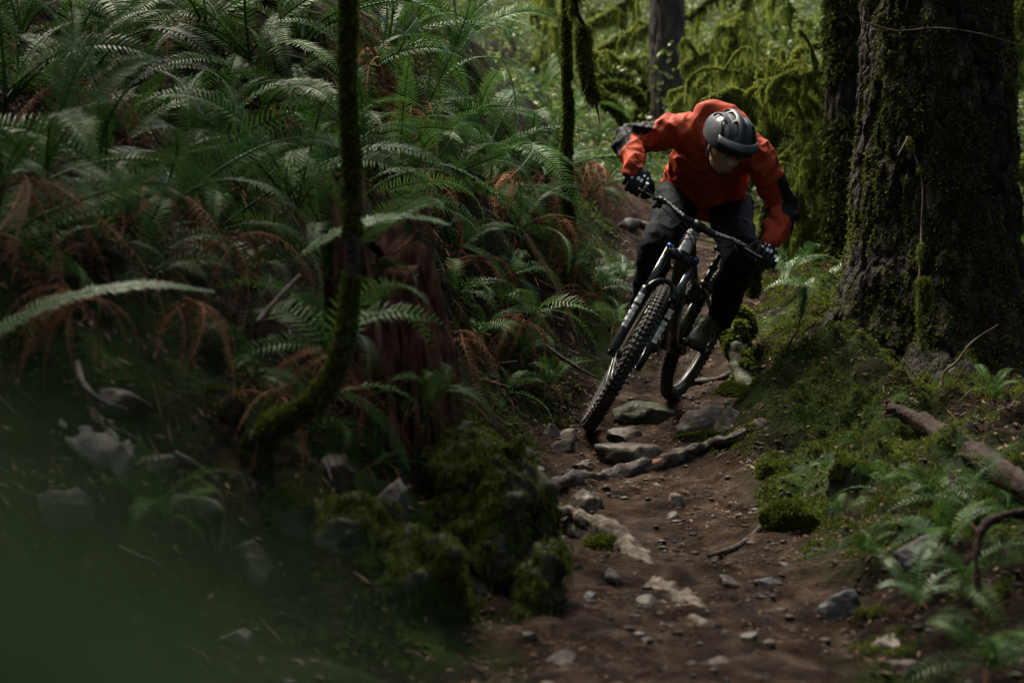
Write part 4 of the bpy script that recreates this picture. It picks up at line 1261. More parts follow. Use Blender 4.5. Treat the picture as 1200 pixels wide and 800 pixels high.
# thin roots higher up behind the rear wheel
for pts, rr, lab in (([(798, 452), (820, 450), (842, 446), (862, 440), (884, 436)], .022, 'pale root lying across the trail right behind the rear wheel'),
                     ([(728, 268), (742, 266), (757, 268), (775, 270)], .045, 'dark root across the upper trail beside the right knee of the rider'),
                     ([(905, 612), (870, 640), (830, 655)], .012, 'thin root on the right trail edge below the blue-grey slab')):
    P = spline(gp(pts, .006), 7); o = MB().add(*rough_tube(P, interp([rr * .7, rr, rr * .9, rr * .5], len(P)), 12, int(rr * 999), .25))
    ob = o.build('root', M['root']); tag(ob, lab, 'root')
# mossy root / post running down behind the rear wheel
P = spline([W(868, 372, 10.9), W(862, 385, 10.75), W(866, 410, 10.6), W(868, 435, 10.5), W(878, 458, 10.35), W(896, 480, 10.2)], 8)
o = MB().add(*rough_tube(P, interp([.07, .062, .055, .05, .042, .025], len(P)), 20, 31, .45, fine=.2))
mr_ = thing('mossy_root', 'upright mossy root beside the trail right of the rear wheel', 'root', P[-1])
setchild(o.build('root_wood', M['rock_mossy']), mr_)
ob = setchild(moss_on(o, 14000, .022, .004, lambda P, N: (fbm(P * 6, 3, 2) > -.35) | (P[:, 2] > W(868, 380, 10.8)[2]), 3, .35, 3).build('moss', M['moss'], smooth=False), mr_); tag(ob, kind='stuff')

def strands(P0, n, lmin, lmax, wd, r, sway=.15):
    """hanging moss: tapering ribbons of three segments"""
    i = r.integers(0, len(P0), n); B = P0[i] + r.normal(size=(n, 3)) * .012
    L = r.uniform(lmin, lmax, n) * r.random(n) ** .5
    a = r.uniform(0, math.pi, n); S = np.stack([np.cos(a), np.sin(a), np.zeros(n)], -1) * (wd * r.uniform(.5, 1.3, n))[:, None]
    off = r.normal(size=(n, 3)) * (L * sway)[:, None]; off[:, 2] = 0
    p1 = B + off * .3 - np.stack([0 * L, 0 * L, L * .4], -1); p2 = B + off - np.stack([0 * L, 0 * L, L], -1)
    V = np.stack([B - S * .7, B + S * .7, p1 + S, p1 - S, p2], 1).reshape(-1, 3); b = np.arange(n)[:, None] * 5
    return V, [b + np.array([[0, 1, 2, 3]]), b + np.array([[3, 2, 4]])]


# mossy outcrop on the left of the trail
OUT = W(590, 610, 5.75)
oc = MB()
for c, h, sd_, ti in (((568, 640, 5.95), (.21, .3, .33), 61, (.0, .42)), ((545, 540, 6.15), (.15, .18, .17), 64, (0, .45)), ((470, 690, 5.5), (.28, .26, .22), 73, (0, .15)), ((622, 705, 5.7), (.09, .2, .17), 67, (0, .6)), ((400, 640, 5.5), (.2, .2, .16), 75, (0, .1))):
    s_ = rock_mb(W(*c), h, sd_, 5, .3, 0, 0, ti); oc.add(np.concatenate(s_.V), s_.F[0])
ocr = thing('mossy_outcrop', 'blurred mossy rock outcrop at the left edge of the trail', 'rock', OUT)
V, Nn, F = remesh(oc, .011, 1)
V = V + Nn * (.016 * fbm(V * 34, 3, 57) + .028 * fbm(V * 9, 4, 55) + .022 * (1 - 2 * np.abs(fbm(V * [14, 14, 3.5], 2, 59))))[:, None]
oc = MB().add(V, F)
setchild(oc.build('rock_face', M['rock_mossy']), ocr)
ocm = moss_on(oc, 150000, .012, .002, lambda P, N: (fbm(P * 11, 4, 21, .7) + N[:, 2] * .7 + (P[:, 0] < -.02) * .15 > .3), 2, .55, 22, .8, .5)
Vo, To = oc.arrays(); Ps_, Ns_ = sample(Vo, To, 1600, np.random.default_rng(4)); Ps_ = Ps_[(fbm(Ps_ * 6, 4, 21, .6) + Ns_[:, 2] * .7 > .2) & (Ns_[:, 1] < .2)]
ocm.add(*strands(Ps_ + [0, -.012, 0], 1500, .02, .11, .0025, np.random.default_rng(5)))
ob = setchild(ocm.build('moss', M['moss'], smooth=False), ocr); tag(ob, kind='stuff')

# rotten red stump on the left bank
SB = W(484, 440, 6.3)
nth, nz = 120, 90
th = np.linspace(0, 2 * math.pi, nth, endpoint=False); zz = np.linspace(0, 1, nz)
TH, Z = np.meshgrid(th, zz)
ridge_ = .6 - 1.6 * np.exp(-(fbm(np.stack([np.cos(TH) * 6.5, np.sin(TH) * 6.5, Z * 1.1 + .6 * np.sin(TH * 2)], -1), 2, 4) / .16) ** 2)
fine_ = fbm(np.stack([np.cos(TH) * 14, np.sin(TH) * 14, Z * 3], -1), 3, 8)
top_ = .62 + .18 * np.cos(TH - 2.3) + .10 * vnoise(np.stack([np.cos(TH) * 4, np.sin(TH) * 4, TH * 0], -1), 2)
rad_ = (.185 + .06 * (1 - Z) ** 2) * (1 - .25 * Z) + .034 * ridge_ + .014 * fine_
X = SB[0] - .02 + rad_ * np.cos(TH) - .16 * Z * top_; Y = SB[1] + .05 + rad_ * np.sin(TH) * 1.0
Zw = SB[2] - .16 - .35 * (1 - Z) ** 3 + Z * top_
V = np.stack([X, Y, Zw], -1).reshape(-1, 3)
i = np.arange(nz - 1)[:, None] * nth; j = np.arange(nth)[None]; F = np.stack([i + j, i + (j + 1) % nth, i + nth + (j + 1) % nth, i + nth + j], -1).reshape(-1, 4)
stump = thing('stump', 'rotten red-brown stump leaning on the left bank behind the thin mossy stem', 'stump', SB)
o = MB().add(V, F)
b = (nz - 1) * nth; Vt = V[b:b + nth]; o.add(np.concatenate([Vt, Vt * .3 + Vt.mean(0) * .7 - [0, 0, .1]]), np.stack([np.arange(nth), (np.arange(nth) + 1) % nth, (np.arange(nth) + 1) % nth + nth, np.arange(nth) + nth], -1))
setchild(o.build('rotten_wood', M['rot']), stump)
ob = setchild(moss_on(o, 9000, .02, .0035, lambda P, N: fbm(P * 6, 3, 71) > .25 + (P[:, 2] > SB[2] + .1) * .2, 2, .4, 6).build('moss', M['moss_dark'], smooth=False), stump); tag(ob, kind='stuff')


def mossy_stem(name, label, cat, pts, rad, moss_n, mat_m, ln=.02, seed=1, bark='bark', cover=-.2, hang=.3, sides=12, wd=.0035, per=3):
    P = spline(pts, 9); R = interp(rad, len(P))
    t_ = thing(name, label, cat, P[-1] if P[-1][2] < P[0][2] else P[0])
    o = MB().add(*rough_tube(P, R, sides, seed, .15))
    setchild(o.build('stem', M[bark]), t_)
    if moss_n:
        ob = setchild(moss_on(o, moss_n, ln, wd, lambda P, N: fbm(P * 5, 3, seed) > cover, per, hang, seed).build('moss', mat_m, smooth=False), t_); tag(ob, kind='stuff')
    return t_


mossy_stem('sapling', 'thin mossy stem curving down across the left of the picture', 'tree',
           [W(414, -320, 5.45), W(413, -120, 5.4), W(407, 60, 5.35), W(412, 200, 5.3), W(412, 310, 5.2), W(404, 395, 5.15), W(385, 448, 5.15), W(350, 482, 5.2), W(318, 500, 5.35), ground(290, 515) - [0, 0, .08]],
           [.014, .015, .017, .017, .017, .018, .022, .026, .032, .04], 20000, M['moss'], .010, 3, cover=-.45)
mossy_stem('sapling', 'slim dark mossy stem rising among the ferns left of the rider', 'tree',
           [W(660, -300, 11.4), W(664, -60, 11.4), W(664, 60, 11.4), W(666, 130, 11.4), W(664, 190, 11.45), W(667, 260, 11.5), ground(668, 300) - [0, 0, .2]], [.015, .018, .02, .022, .023, .025, .03], 14000, M['moss'], .016, 5, cover=-.5)
mossy_stem('hanging_branch', 'moss-hung twig dangling right of the slim mossy stem', 'branch',
           [W(672, -60, 10.4), W(675, 8, 10.4), W(683, 30, 10.4), W(684, 62, 10.4), W(690, 95, 10.4), W(698, 120, 10.4), W(703, 145, 10.4)], [.01, .011, .012, .011, .009, .006, .003], 6000, M['moss'], .03, 6, cover=-.1, hang=.7)
# dark stick standing beside the trail right of the rider
mossy_stem('stick', 'dark mossy stick standing under the left glove of the rider', 'stick',
           [W(898, 215, 10.6), W(896, 240, 10.6), W(893, 268, 10.6), W(886, 300, 10.6), W(882, 345, 10.6)], [.016, .02, .022, .024, .026], 3500, M['moss'], .016, 8, cover=.0)
# broken brown branch lying at the foot of the fir
P = spline([W(a_, b_, ground(a_, b_ + 8)[1] - .08) for a_, b_ in ((1036, 474), (1090, 499), (1150, 537))] + [W(1205, 572, ground(1150, 545)[1] - .7), W(1240, 592, ground(1150, 545)[1] - 1.0)], 8)
fb = thing('fallen_branch', 'broken reddish-brown branch lying at the foot of the fir', 'branch', P[20])
o = MB().add(*rough_tube(P, interp([.012, .034, .038, .037, .036, .034], len(P)), 26, 41, .4, fine=.2)); setchild(o.build('branch_wood', M['wood']), fb)
for k in range(7):
    s0 = P[1 + k % 3]; e = s0 + np.array([-.05 - .02 * (k % 3), -.01, -.012 + .012 * (k - 3)])
    o = MB().add(*tube(np.array([s0 + [0, 0, .006 * (k - 3)], e]), [.009, .001], 6)); setchild(o.build('splinter', M['wood']), fb)
# bent brown stick at the right edge
P = spline([W(1215, 600, 5.6), W(1180, 604, 5.5), W(1155, 615, 5.4), W(1145, 640, 5.35), W(1147, 690, 5.3), W(1160, 735, 5.25), W(1190, 775, 5.2), W(1220, 800, 5.15)], 8)
o = MB().add(*rough_tube(P, interp([.013, .012, .011, .009, .008, .007, .006, .005], len(P)), 14, 43, .5, fine=.25)); ob = o.build('bent_stick', M['wood']); tag(ob, 'bent brown stick hooking down at the right edge of the picture', 'stick')
P = spline([W(1114, 555, 6.6), W(1120, 585, 6.5), W(1112, 610, 6.45), W(1118, 640, 6.4)], 8); ob = MB().add(*rough_tube(P, interp([.01, .012, .016, .014], len(P)), 10, 45, .3)).build('twisted_root', M['bark']); tag(ob, 'dark twisted root left of the bent stick among small ferns', 'root')
# seedling with a tuft of needles
sl = thing('seedling', 'thin bare seedling with a pale needle tuft in front of the fir roots', 'plant', W(918, 470, 9.1))
P = spline([W(918, 475, 9.1), W(921, 440, 9.1), W(925, 405, 9.1), W(935, 385, 9.1), W(938, 372, 9.1)], 6); setchild(MB().add(*tube(P, interp([.007, .005, .004, .003], len(P)), 7)).build('stem', M['root']), sl)
r = np.random.default_rng(3); n = 420; tt = r.random(n)
B_ = np.stack([np.interp(tt, [0, 1], [W(938, 374, 9.1)[c], W(944, 340, 9.1)[c]]) for c in range(3)], -1); D_ = unit(np.stack([r.normal(size=n), r.normal(size=n) * .8, r.normal(size=n) * .4 + .9], -1)); S_ = unit(np.cross(D_, r.normal(size=(n, 3)))) * .0016
V = np.stack([B_ - S_, B_ + S_, B_ + D_ * .045], 1).reshape(-1, 3); setchild(MB().add(V, np.arange(3 * n).reshape(-1, 3)).build('needles', M['fern_pale'], smooth=False), sl)
# the fir's big left root running down to the trail, buried in moss
for pts, rr in (([W(1010, 425, 9.45), W(975, 445, 9.3), W(940, 462, 9.1), W(905, 482, 8.9), W(868, 512, 8.7), W(835, 540, 8.5)], [.13, .11, .09, .08, .06, .03]), ([W(1020, 440, 9.3), W(985, 475, 8.9), W(955, 510, 8.5), W(925, 555, 8.1)], [.13, .11, .09, .04]), ([W(1120, 440, 9.2), W(1135, 480, 8.8), W(1150, 515, 8.3)], [.14, .1, .04])):
    P = spline(pts, 9); o = MB().add(*rough_tube(P - [0, 0, .05], interp(rr, len(P)), 26, int(rr[1] * 1000), .5, fine=.25))
    setchild(o.build('root', M['bark']), big)
    ob = setchild(moss_on(o, 26000, .013, .0022, lambda P, N: fbm(P * 5, 3, 18) > -.3, 4, .2, 8).build('moss', M['moss'], smooth=False), big); tag(ob, kind='stuff')
# thin vine with a moss tassel on the fir
vn = mossy_stem('vine', 'thin vine with a moss tassel hanging down the front of the fir', 'vine', [W(1064, 160, 9.2), W(1080, 210, 9.16), W(1080, 262, 9.13), W(1078, 310, 9.05), W(1076, 360, 8.98), W(1082, 410, 8.9)], [.003, .004, .005, .004, .003, .002], 2600, M['moss'], .012, 12, bark='twig', cover=.1, hang=.8, wd=.0016)
Pt = np.stack([W(1082, 325 + 38 * t, 9.02) for t in np.linspace(0, 1, 60)]); o = MB().add(*fur(np.repeat(Pt, 60, 0) + rng.normal(size=(3600, 3)) * [.013, .013, .004], np.tile([[0, -.4, -.7]], (3600, 1)), .014, .0016, 2, .7, .6)); ob = setchild(o.build('moss_tassel', M['moss'], smooth=False), vn)
P = spline([W(1064, 160, 9.2), W(1052, 182, 9.15), W(1048, 175, 9.13), W(1040, 160, 9.1)], 5); setchild(MB().add(*tube(P, .003, 6)).build('twig', M['root']), vn)
# tangle of bare twigs at the fir's foot
for k, pts in enumerate(([(1038, 470, 8.4), (1036, 450, 8.5), (1050, 443, 8.55), (1080, 447, 8.6), (1106, 465, 8.6)], [(1102, 480, 8.4), (1105, 440, 8.5), (1120, 425, 8.5), (1140, 400, 8.6), (1170, 380, 8.7)], [(1190, 470, 8.2), (1165, 495, 8.1), (1130, 498, 8.1), (1110, 480, 8.2)], [(1106, 470, 8.5), (1130, 430, 8.5), (1132, 405, 8.6)], [(1150, 520, 7.9), (1185, 540, 7.8), (1200, 520, 7.8)])):
    P = spline([W(*p) for p in pts], 7); ob = MB().add(*rough_tube(P, interp([.006, .005, .004, .002], len(P)), 6, 50 + k, .2)).build('twig', M['twig'])
    tag(ob, ['arched bare twig over the end of the broken branch', 'upright bare twig reaching to the right on the fir foot', 'dark twig curving under the fir at the right edge', 'short forked twig standing before the fir foot', 'dark twig above the broken branch at the right edge'][k], 'twig')
P = spline([W(1010, 25, 9.3), W(1050, 36, 9.25), (W(1100, 33, 9.25)), W(1150, 40, 9.25), W(1200, 55, 9.2)], 8); ob = MB().add(*tube(P, interp([.004, .004, .003, .002], len(P)), 6)).build('dead_twig', M['twig']); tag(ob, 'thin dead twig stretching across the fir trunk near the top', 'twig')

# ------------------------------------------------------------------ mossy vine maples behind the rider
def maple(label, limbs, mm_, seed, fur_n=1500, hang_n=250, hang=(.05, .25), ln=.03, name='mossy_maple', cat='tree', group=None, wd=.006, twigs=0):
    """limbs: list of (points, r0, r1)"""
    r_ = np.random.default_rng(seed)
    allp = np.concatenate([np.array(l[0]) for l in limbs]); base = allp[np.argmin(allp[:, 2])]
    t_ = thing(name, label, cat, base, group)
    ms = MB(); limbs = list(limbs); n0 = len(limbs)
    for k in range(twigs):
        Pq = spline(limbs[r_.integers(n0)][0], 6); p = Pq[r_.integers(2, len(Pq))]; d = unit(r_.normal(size=3) * [1, .7, .6]); L = r_.uniform(.12, .34)
        limbs.append(([p, p + d * L * .5 + [0, 0, .03], p + d * L * .9 - [0, 0, .02], p + d * L - [0, 0, L * r_.uniform(.1, .5)]], .007, .003))
    for k, (pts, r0, r1) in enumerate(limbs):
        P = spline(pts, 8); P = P + r_.normal(size=P.shape) * r0 * .25
        R = np.linspace(r0, r1, len(P))
        o = MB().add(*rough_tube(P, R, 9, seed + k, .2)); setchild(o.build('limb', M['bark']), t_)
        V, T = o.arrays(); L = np.linalg.norm(np.diff(P, axis=0), axis=1).sum()
        n = int(fur_n * L); Pp, Nn = sample(V, T, n, r_)
        lump = .7 + .8 * np.clip(fbm(Pp * 7, 2, seed), -.5, 1)
        keep = Nn[:, 2] > -.75 + r_.random(n) * .3
        ms.add(*fur(Pp[keep], Nn[keep] + [0, 0, .15], ln * lump[keep], wd, 3, .8, .25, r_, .3))
        if hang_n: ms.add(*strands(P - [0, 0, 1] * R[:, None], int(hang_n * L), hang[0], hang[1], wd * 1.2, r_))
    ob = setchild(ms.build('moss', mm_, smooth=False), t_); tag(ob, kind='stuff')
    return t_


def wl(pts, d): return [W(p[0], p[1], p[2] if len(p) > 2 else d) for p in pts]


# bright moss-hung tree right of the rider
maple('bright yellow-green moss-draped small tree between the rider and the fir', [
    (wl([(928, 345), (925, 300), (918, 250), (912, 200), (905, 150), (900, 110), (905, 70)], 13.2), .04, .014),
    (wl([(912, 190), (935, 168), (941, 160), (952, 178), (958, 195)], 13.0), .02, .009),
    (wl([(905, 150), (890, 122), (874, 118), (862, 126)], 13.3), .02, .008),
    (wl([(908, 165), (930, 130), (948, 125), (958, 140)], 13.2), .018, .007),
    (wl([(912, 210), (890, 195), (882, 185), (876, 200)], 13.1), .018, .007),
    (wl([(937, 93), (955, 84), (975, 68), (996, 57)], 12.8), .022, .010),
    (wl([(905, 120), (922, 104), (938, 93)], 13.0), .026, .02),
    (wl([(900, 112), (884, 96), (862, 84), (845, 88)], 13.6), .016, .006),
    (wl([(920, 260), (945, 225), (958, 200), (972, 218), (985, 228)], 12.9), .018, .006),
    (wl([(922, 285), (900, 262), (886, 258), (876, 270)], 13.0), .018, .007),
    (wl([(927, 320), (950, 285), (965, 270), (978, 282)], 13.0), .018, .006),
    (wl([(918, 240), (932, 225), (940, 240), (944, 262)], 12.8), .016, .006),
], M['moss_bright'], 41, 5200, 330, (.03, .16), .019, wd=.003, twigs=170)

maple('mossy arching maple stems behind the rider helmet', [
    (wl([(846, 150), (850, 125), (856, 108), (872, 90), (890, 80), (915, 76), (940, 70)], 16.5), .045, .02),
    (wl([(838, 90), (850, 60), (862, 30), (874, 0), (880, -30)], 17.5), .03, .02),
    (wl([(872, 90), (868, 60), (855, 30)], 16.8), .02, .01),
    (wl([(812, 140), (818, 118), (826, 104), (833, 112), (838, 130)], 16), .03, .02),
    (wl([(800, 78), (822, 66), (840, 58), (862, 44), (885, 30)], 18), .025, .015),
    (wl([(840, 65), (862, 75), (880, 78)], 17.2), .02, .01),
], M['moss_bright'], 42, 2200, 420, (.05, .2), .017, wd=.0042, twigs=40)
maple('fallen mossy log with arching roots left of the bare trunk', [
    (wl([(684, 80), (705, 84), (728, 92), (750, 99), (764, 104)], 19.4), .07, .06),
    (wl([(688, 104), (705, 112), (718, 124), (732, 140), (738, 160)], 17.4), .035, .03),
    (wl([(762, 108), (756, 122), (747, 134), (742, 150)], 19.0), .04, .03),
    (wl([(700, 102), (722, 99), (742, 106), (754, 122)], 17.7), .022, .018),
], M['moss'], 43, 2600, 300, (.04, .14), .028, name='mossy_log', cat='log', wd=.008)
maple('mossy maple limbs crossing behind the bare trunk', [
    (wl([(702, 62), (716, 52), (732, 42), (750, 36), (772, 30), (800, 24), (826, 6), (850, -20)], 20.5), .045, .03),
    (wl([(676, 60), (700, 64), (722, 70), (745, 82)], 19.5), .03, .015),
    (wl([(742, 95), (752, 82), (764, 74), (780, 70)], 19.6), .04, .03),
    (wl([(790, 70), (806, 80), (818, 90), (822, 110)], 19.7), .04, .03),
    (wl([(690, 30), (712, 18), (735, 0), (750, -25)], 21), .04, .03),
], M['moss_bright'], 44, 1700, 300, (.06, .25), .02, wd=.005, twigs=34)
maple('mossy logs and limbs seen past the right side of the fir', [
    (wl([(1170, 205), (1195, 195), (1230, 190)], 15), .07, .06), (wl([(1170, 265), (1190, 258), (1225, 250)], 14), .06, .05),
    (wl([(1165, 330), (1190, 335), (1230, 328)], 13), .08, .07), (wl([(1180, 120), (1192, 60), (1196, -20)], 17), .07, .05),
    (wl([(1172, 385), (1195, 392), (1230, 395)], 12), .07, .07),
], M['moss_bright'], 45, 2600, 200, (.04, .2), .035, wd=.007)
# far wood: a tangle of mossy limbs filling the hillside beyond
r = np.random.default_rng(77)
for q in range(9):
    px0 = [700, 735, 800, 835, 870, 905, 945, 1000, 660][q]; d0 = r.uniform(22, 29)
    limbs = []
    for k in range(6):
        a = r.uniform(-60, 60); h = r.uniform(60, 150); y0 = r.uniform(60, 175)
        p = [(px0 + r.uniform(-15, 15), y0), (px0 + a * .3, y0 - h * .4), (px0 + a * .8, y0 - h * .75 + r.uniform(-10, 10)), (px0 + a * 1.4, y0 - h * .7 + r.uniform(-20, 30))]
        limbs.append(([W(x, y, d0 + r.uniform(-1, 1)) for x, y in p], r.uniform(.03, .07), .02))
    maple(['far mossy maple above the fallen mossy log', 'far mossy maple just left of the bare trunk', 'far mossy maple just right of the bare trunk', 'far mossy maple straight above the helmet of the rider', 'far mossy maple above and right of the helmet', 'far mossy maple above the bright moss-draped tree', 'far mossy maple between the moss-draped tree and the trunk behind the fir', 'far mossy maple half hidden by the huge fir', 'far mossy maple behind the slim mossy stem'][q], limbs, M['moss_bright'], 300 + q, 760, 260, (.1, .35), .026, name='far_maple', cat='tree', group='far mossy maples', wd=.008, twigs=14)
# understory leaves and mossy ground cover of the far hillside
n = 60000
y = 14.5 + 22 * r.random(n) ** 1.3; x = (r.uniform(-.14, .42, n)) * y
x2, y2 = x, y; z2 = H0(x2, y2)
hgt = r.random(n) ** 2.2 * 1.2 * np.clip(fbm(np.stack([x2 * .5, y2 * .5, x2 * 0], -1), 2, 6) + .55, 0, 1) * np.clip((y2 - 13.5) / 5, .15, 1)
tmask = (np.abs(x2 - np.interp(y2, TRAIL[:, 1], TRAIL[:, 0])) > .55) | (y2 > 17)
Pl = np.stack([x2, y2, z2 + hgt], -1)[tmask]
o = MB().add(*fur(Pl, np.tile([[0, -.3, .6]], (len(Pl), 1)), .05, .014, 3, 1.0, .2, r))
tag(o.build('understory', M['leaf'], smooth=False), 'low leafy understory covering the hillside behind the rider', 'undergrowth', kind='stuff')

# ------------------------------------------------------------------ moss and litter on the forest floor
def scatter(n, box_, keep=None, r=None):
    x = r.uniform(box_[0], box_[1], n); y = r.uniform(box_[2], box_[3], n)
    P = np.stack([x, y, Hn(x, y)], -1)
    if keep is not None: P = P[keep(P)]
    return P, gnormal(P[:, 0], P[:, 1])


r = np.random.default_rng(123)
def mossy_right(P): return (trail_mask(P[:, 0], P[:, 1]) < .35) & (P[:, 0] > np.interp(P[:, 1], TRAIL[:, 1], TRAIL[:, 0])) & (fbm(P * 5, 4, 14, .6) > -.02)
P, N = scatter(105000, (.6, 3.0, 5.2, 11.0), mossy_right, r)
o = MB().add(*fur(P, N, .008 + .013 * np.clip(fbm(P * 8, 2, 3) + .4, 0, 1), .0021, 5, 1.0, .1, r))
tag(o.build('moss_carpet', M['moss'], smooth=False), 'green moss carpet around the foot of the fir', 'moss', kind='stuff')
def mossy_left(P): return (trail_mask(P[:, 0], P[:, 1]) < .3) & (P[:, 0] < np.interp(P[:, 1], TRAIL[:, 1], TRAIL[:, 0])) & (fbm(P * 2.5, 3, 24) > .12 + .35 * sstep(6.5, 5.5, P[:, 1]))
P, N = scatter(60000, (-3.2, .7, 3.0, 13), mossy_left, r)
o = MB().add(*fur(P, N, .03, .005, 3, .8, .3, r))
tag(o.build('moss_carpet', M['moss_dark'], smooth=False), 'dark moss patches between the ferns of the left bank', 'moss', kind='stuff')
P, N = scatter(60000, (.9, 3.6, 10.6, 14.5), lambda P: (trail_mask(P[:, 0], P[:, 1]) < .3) & (fbm(P * 2.5, 3, 66) > .05), r)
o = MB().add(*fur(P, N, .022, .0036, 3, .8, .2, r))
tag(o.build('moss_carpet', M['moss'], smooth=False), 'bright moss cushions on the ground right behind the rider', 'moss', kind='stuff')
# litter: dead leaves, bark flakes and needles
def bits(P, N, L, wd, r):
    n = len(P); D = unit(np.cross(N, r.normal(size=(n, 3))) + N * r.normal(size=(n, 1)) * .25); S = np.cross(D, N); l = (L * r.uniform(.3, 1.4, n))[:, None]; w_ = (wd * r.uniform(.4, 1.3, n))[:, None]
    P = P + N * .006
    V = np.stack([P - D * l, P + S * w_ + N * .2 * w_, P + D * l, P - S * w_ + N * .2 * w_], 1).reshape(-1, 3)
    return V, np.arange(4 * n).reshape(-1, 4)
P, N = scatter(34000, (-.6, 2.0, 3.5, 14), lambda P: (trail_mask(P[:, 0], P[:, 1]) > .15) & (fbm(P * 4, 2, 9) > -.2 + .5 * r.random(len(P))), r)
o = MB().add(*bits(P, N, .010, .0045, r))
P, N = scatter(2600, (.8, 3, 5, 10.5), lambda P: trail_mask(P[:, 0], P[:, 1]) < .6, r)
o.add(*bits(P + N * .012, N, .009, .004, r))
P, N = scatter(26000, (-3, 3, 3.0, 13), lambda P: trail_mask(P[:, 0], P[:, 1]) < .6, r)
o.add(*bits(P, N, .018, .007, r))
tag(o.build('leaf_litter', M['litter'], smooth=False), 'brown leaf litter and bark flakes over trail and banks', 'litter', kind='stuff')

# ------------------------------------------------------------------ ferns
def frond_mesh(seed, a0, bend, pairs=46, wmax=.105, dead=False, power=1.3, name='frond', m='fern', fold_=0.18, width=.0092):
    """a frond of length 1 growing from the origin along +X, arching in the XZ plane"""
    r_ = np.random.default_rng(seed)
    n = 26; s = np.linspace(0, 1, n)
    ang = a0 - bend * s ** power
    T = np.stack([np.cos(ang), 0.12 * np.sin(s * 3 + seed), np.sin(ang)], -1); T = unit(T)
    P = np.concatenate([[[0, 0, 0]], np.cumsum((T[1:] + T[:-1]) / 2 / (n - 1), 0)])
    o = MB(); o.add(*tube(P, np.linspace(.0075, .0015, n), 4, caps=False), 0)
    Yv = np.array([0, 1., 0]); Nv = unit(np.cross(T, np.broadcast_to(Yv, T.shape))); Nv *= np.sign(Nv[:, 2:3] + 1e-6 + .0); 
    Nv = unit(np.cross(np.cross(T, np.array([0, 0, 1.]) + 0 * T), T)) if False else unit(np.stack([-np.sin(ang), 0 * ang, np.cos(ang)], -1))
    V = []; F4 = []; F3 = []
    for k in range(pairs):
        u = .10 + .89 * k / (pairs - 1)
        wl_ = wmax * (np.interp(u, [.1, .22, .45, .7, .9, 1], [.55, .9, 1, .78, .38, .12]))
        for sgn in (-1, 1):
            uu = u + (.006 if sgn > 0 else 0)
            p = np.array([np.interp(uu, s, P[:, c]) for c in range(3)]); t = unit(np.array([np.interp(uu, s, T[:, c]) for c in range(3)])); nn = unit(np.array([np.interp(uu, s, Nv[:, c]) for c in range(3)]))
            sd_ = np.cross(nn, t) * sgn
            jit = r_.normal() * (.3 if dead else .07)
            dr = unit(sd_ + t * (.28 + .3 * u + jit) + nn * (fold_ + r_.normal() * (.45 if dead else .06) - (.6 if dead else 0)))
            if dead and r_.random() < .18: continue
            L = wl_ * r_.uniform(.85, 1.08) * (.75 if dead else 1)
            w_ = width * (.6 + .4 * wl_ / wmax) * (.6 if dead else 1)
            tip_d = unit(dr + t * .15 - nn * (.25 + (.5 if dead else 0)))
            b = len(V)
            V += [p - t * w_ * .55, p + t * w_ * .55, p + dr * L * .5 + t * w_ * .55 - nn * .0, p + dr * L * .5 - t * w_ * .45, p + dr * L * .5 + tip_d * L * .5]
            F4.append([b, b + 1, b + 2, b + 3]); F3.append([b + 3, b + 2, b + 4])
    o.add(np.array(V), [np.array(F4), np.array(F3)])
    return o.mesh(name, M[m], smooth=False)


R_ = math.radians
LIVE = [frond_mesh(k, R_(a), R_(b), pw_) if False else frond_mesh(k, R_(a), R_(b), power=p) for k, (a, b, p) in enumerate(
    ((78, 70, 1.4), (70, 100, 1.5), (62, 95, 1.2), (55, 110, 1.3), (45, 95, 1.1), (35, 100, 1.0), (68, 130, 1.6), (50, 75, 1.2)))]
SMALL = [frond_mesh(80 + k, R_(a), R_(b), 21, .17, power=p, width=.016) for k, (a, b, p) in enumerate(((70, 95, 1.4), (58, 105, 1.3), (45, 95, 1.1), (35, 90, 1.0)))]
PALE_S = [frond_mesh(90 + k, R_(a), R_(b), 21, .17, power=p, width=.016, m='fern_pale') for k, (a, b, p) in enumerate(((65, 100, 1.4), (45, 95, 1.1)))]
PALE = [frond_mesh(20 + k, R_(a), R_(b), power=p, m='fern_pale') for k, (a, b, p) in enumerate(((70, 95, 1.4), (55, 100, 1.3), (40, 90, 1.1)))]
DEAD = [frond_mesh(30 + k, R_(a), R_(b), 30, .11, True, p, m='fern_dead', width=.013) for k, (a, b, p) in enumerate(((25, 120, .5), (10, 105, .45), (40, 140, .6), (-10, 80, .5)))]
FORE = [frond_mesh(60 + k, R_(a), R_(b), 34, .17, power=p, m='fern_fore', width=.014) for k, (a, b, p) in enumerate(((75, 80, 1.3), (60, 80, 1.2)))]


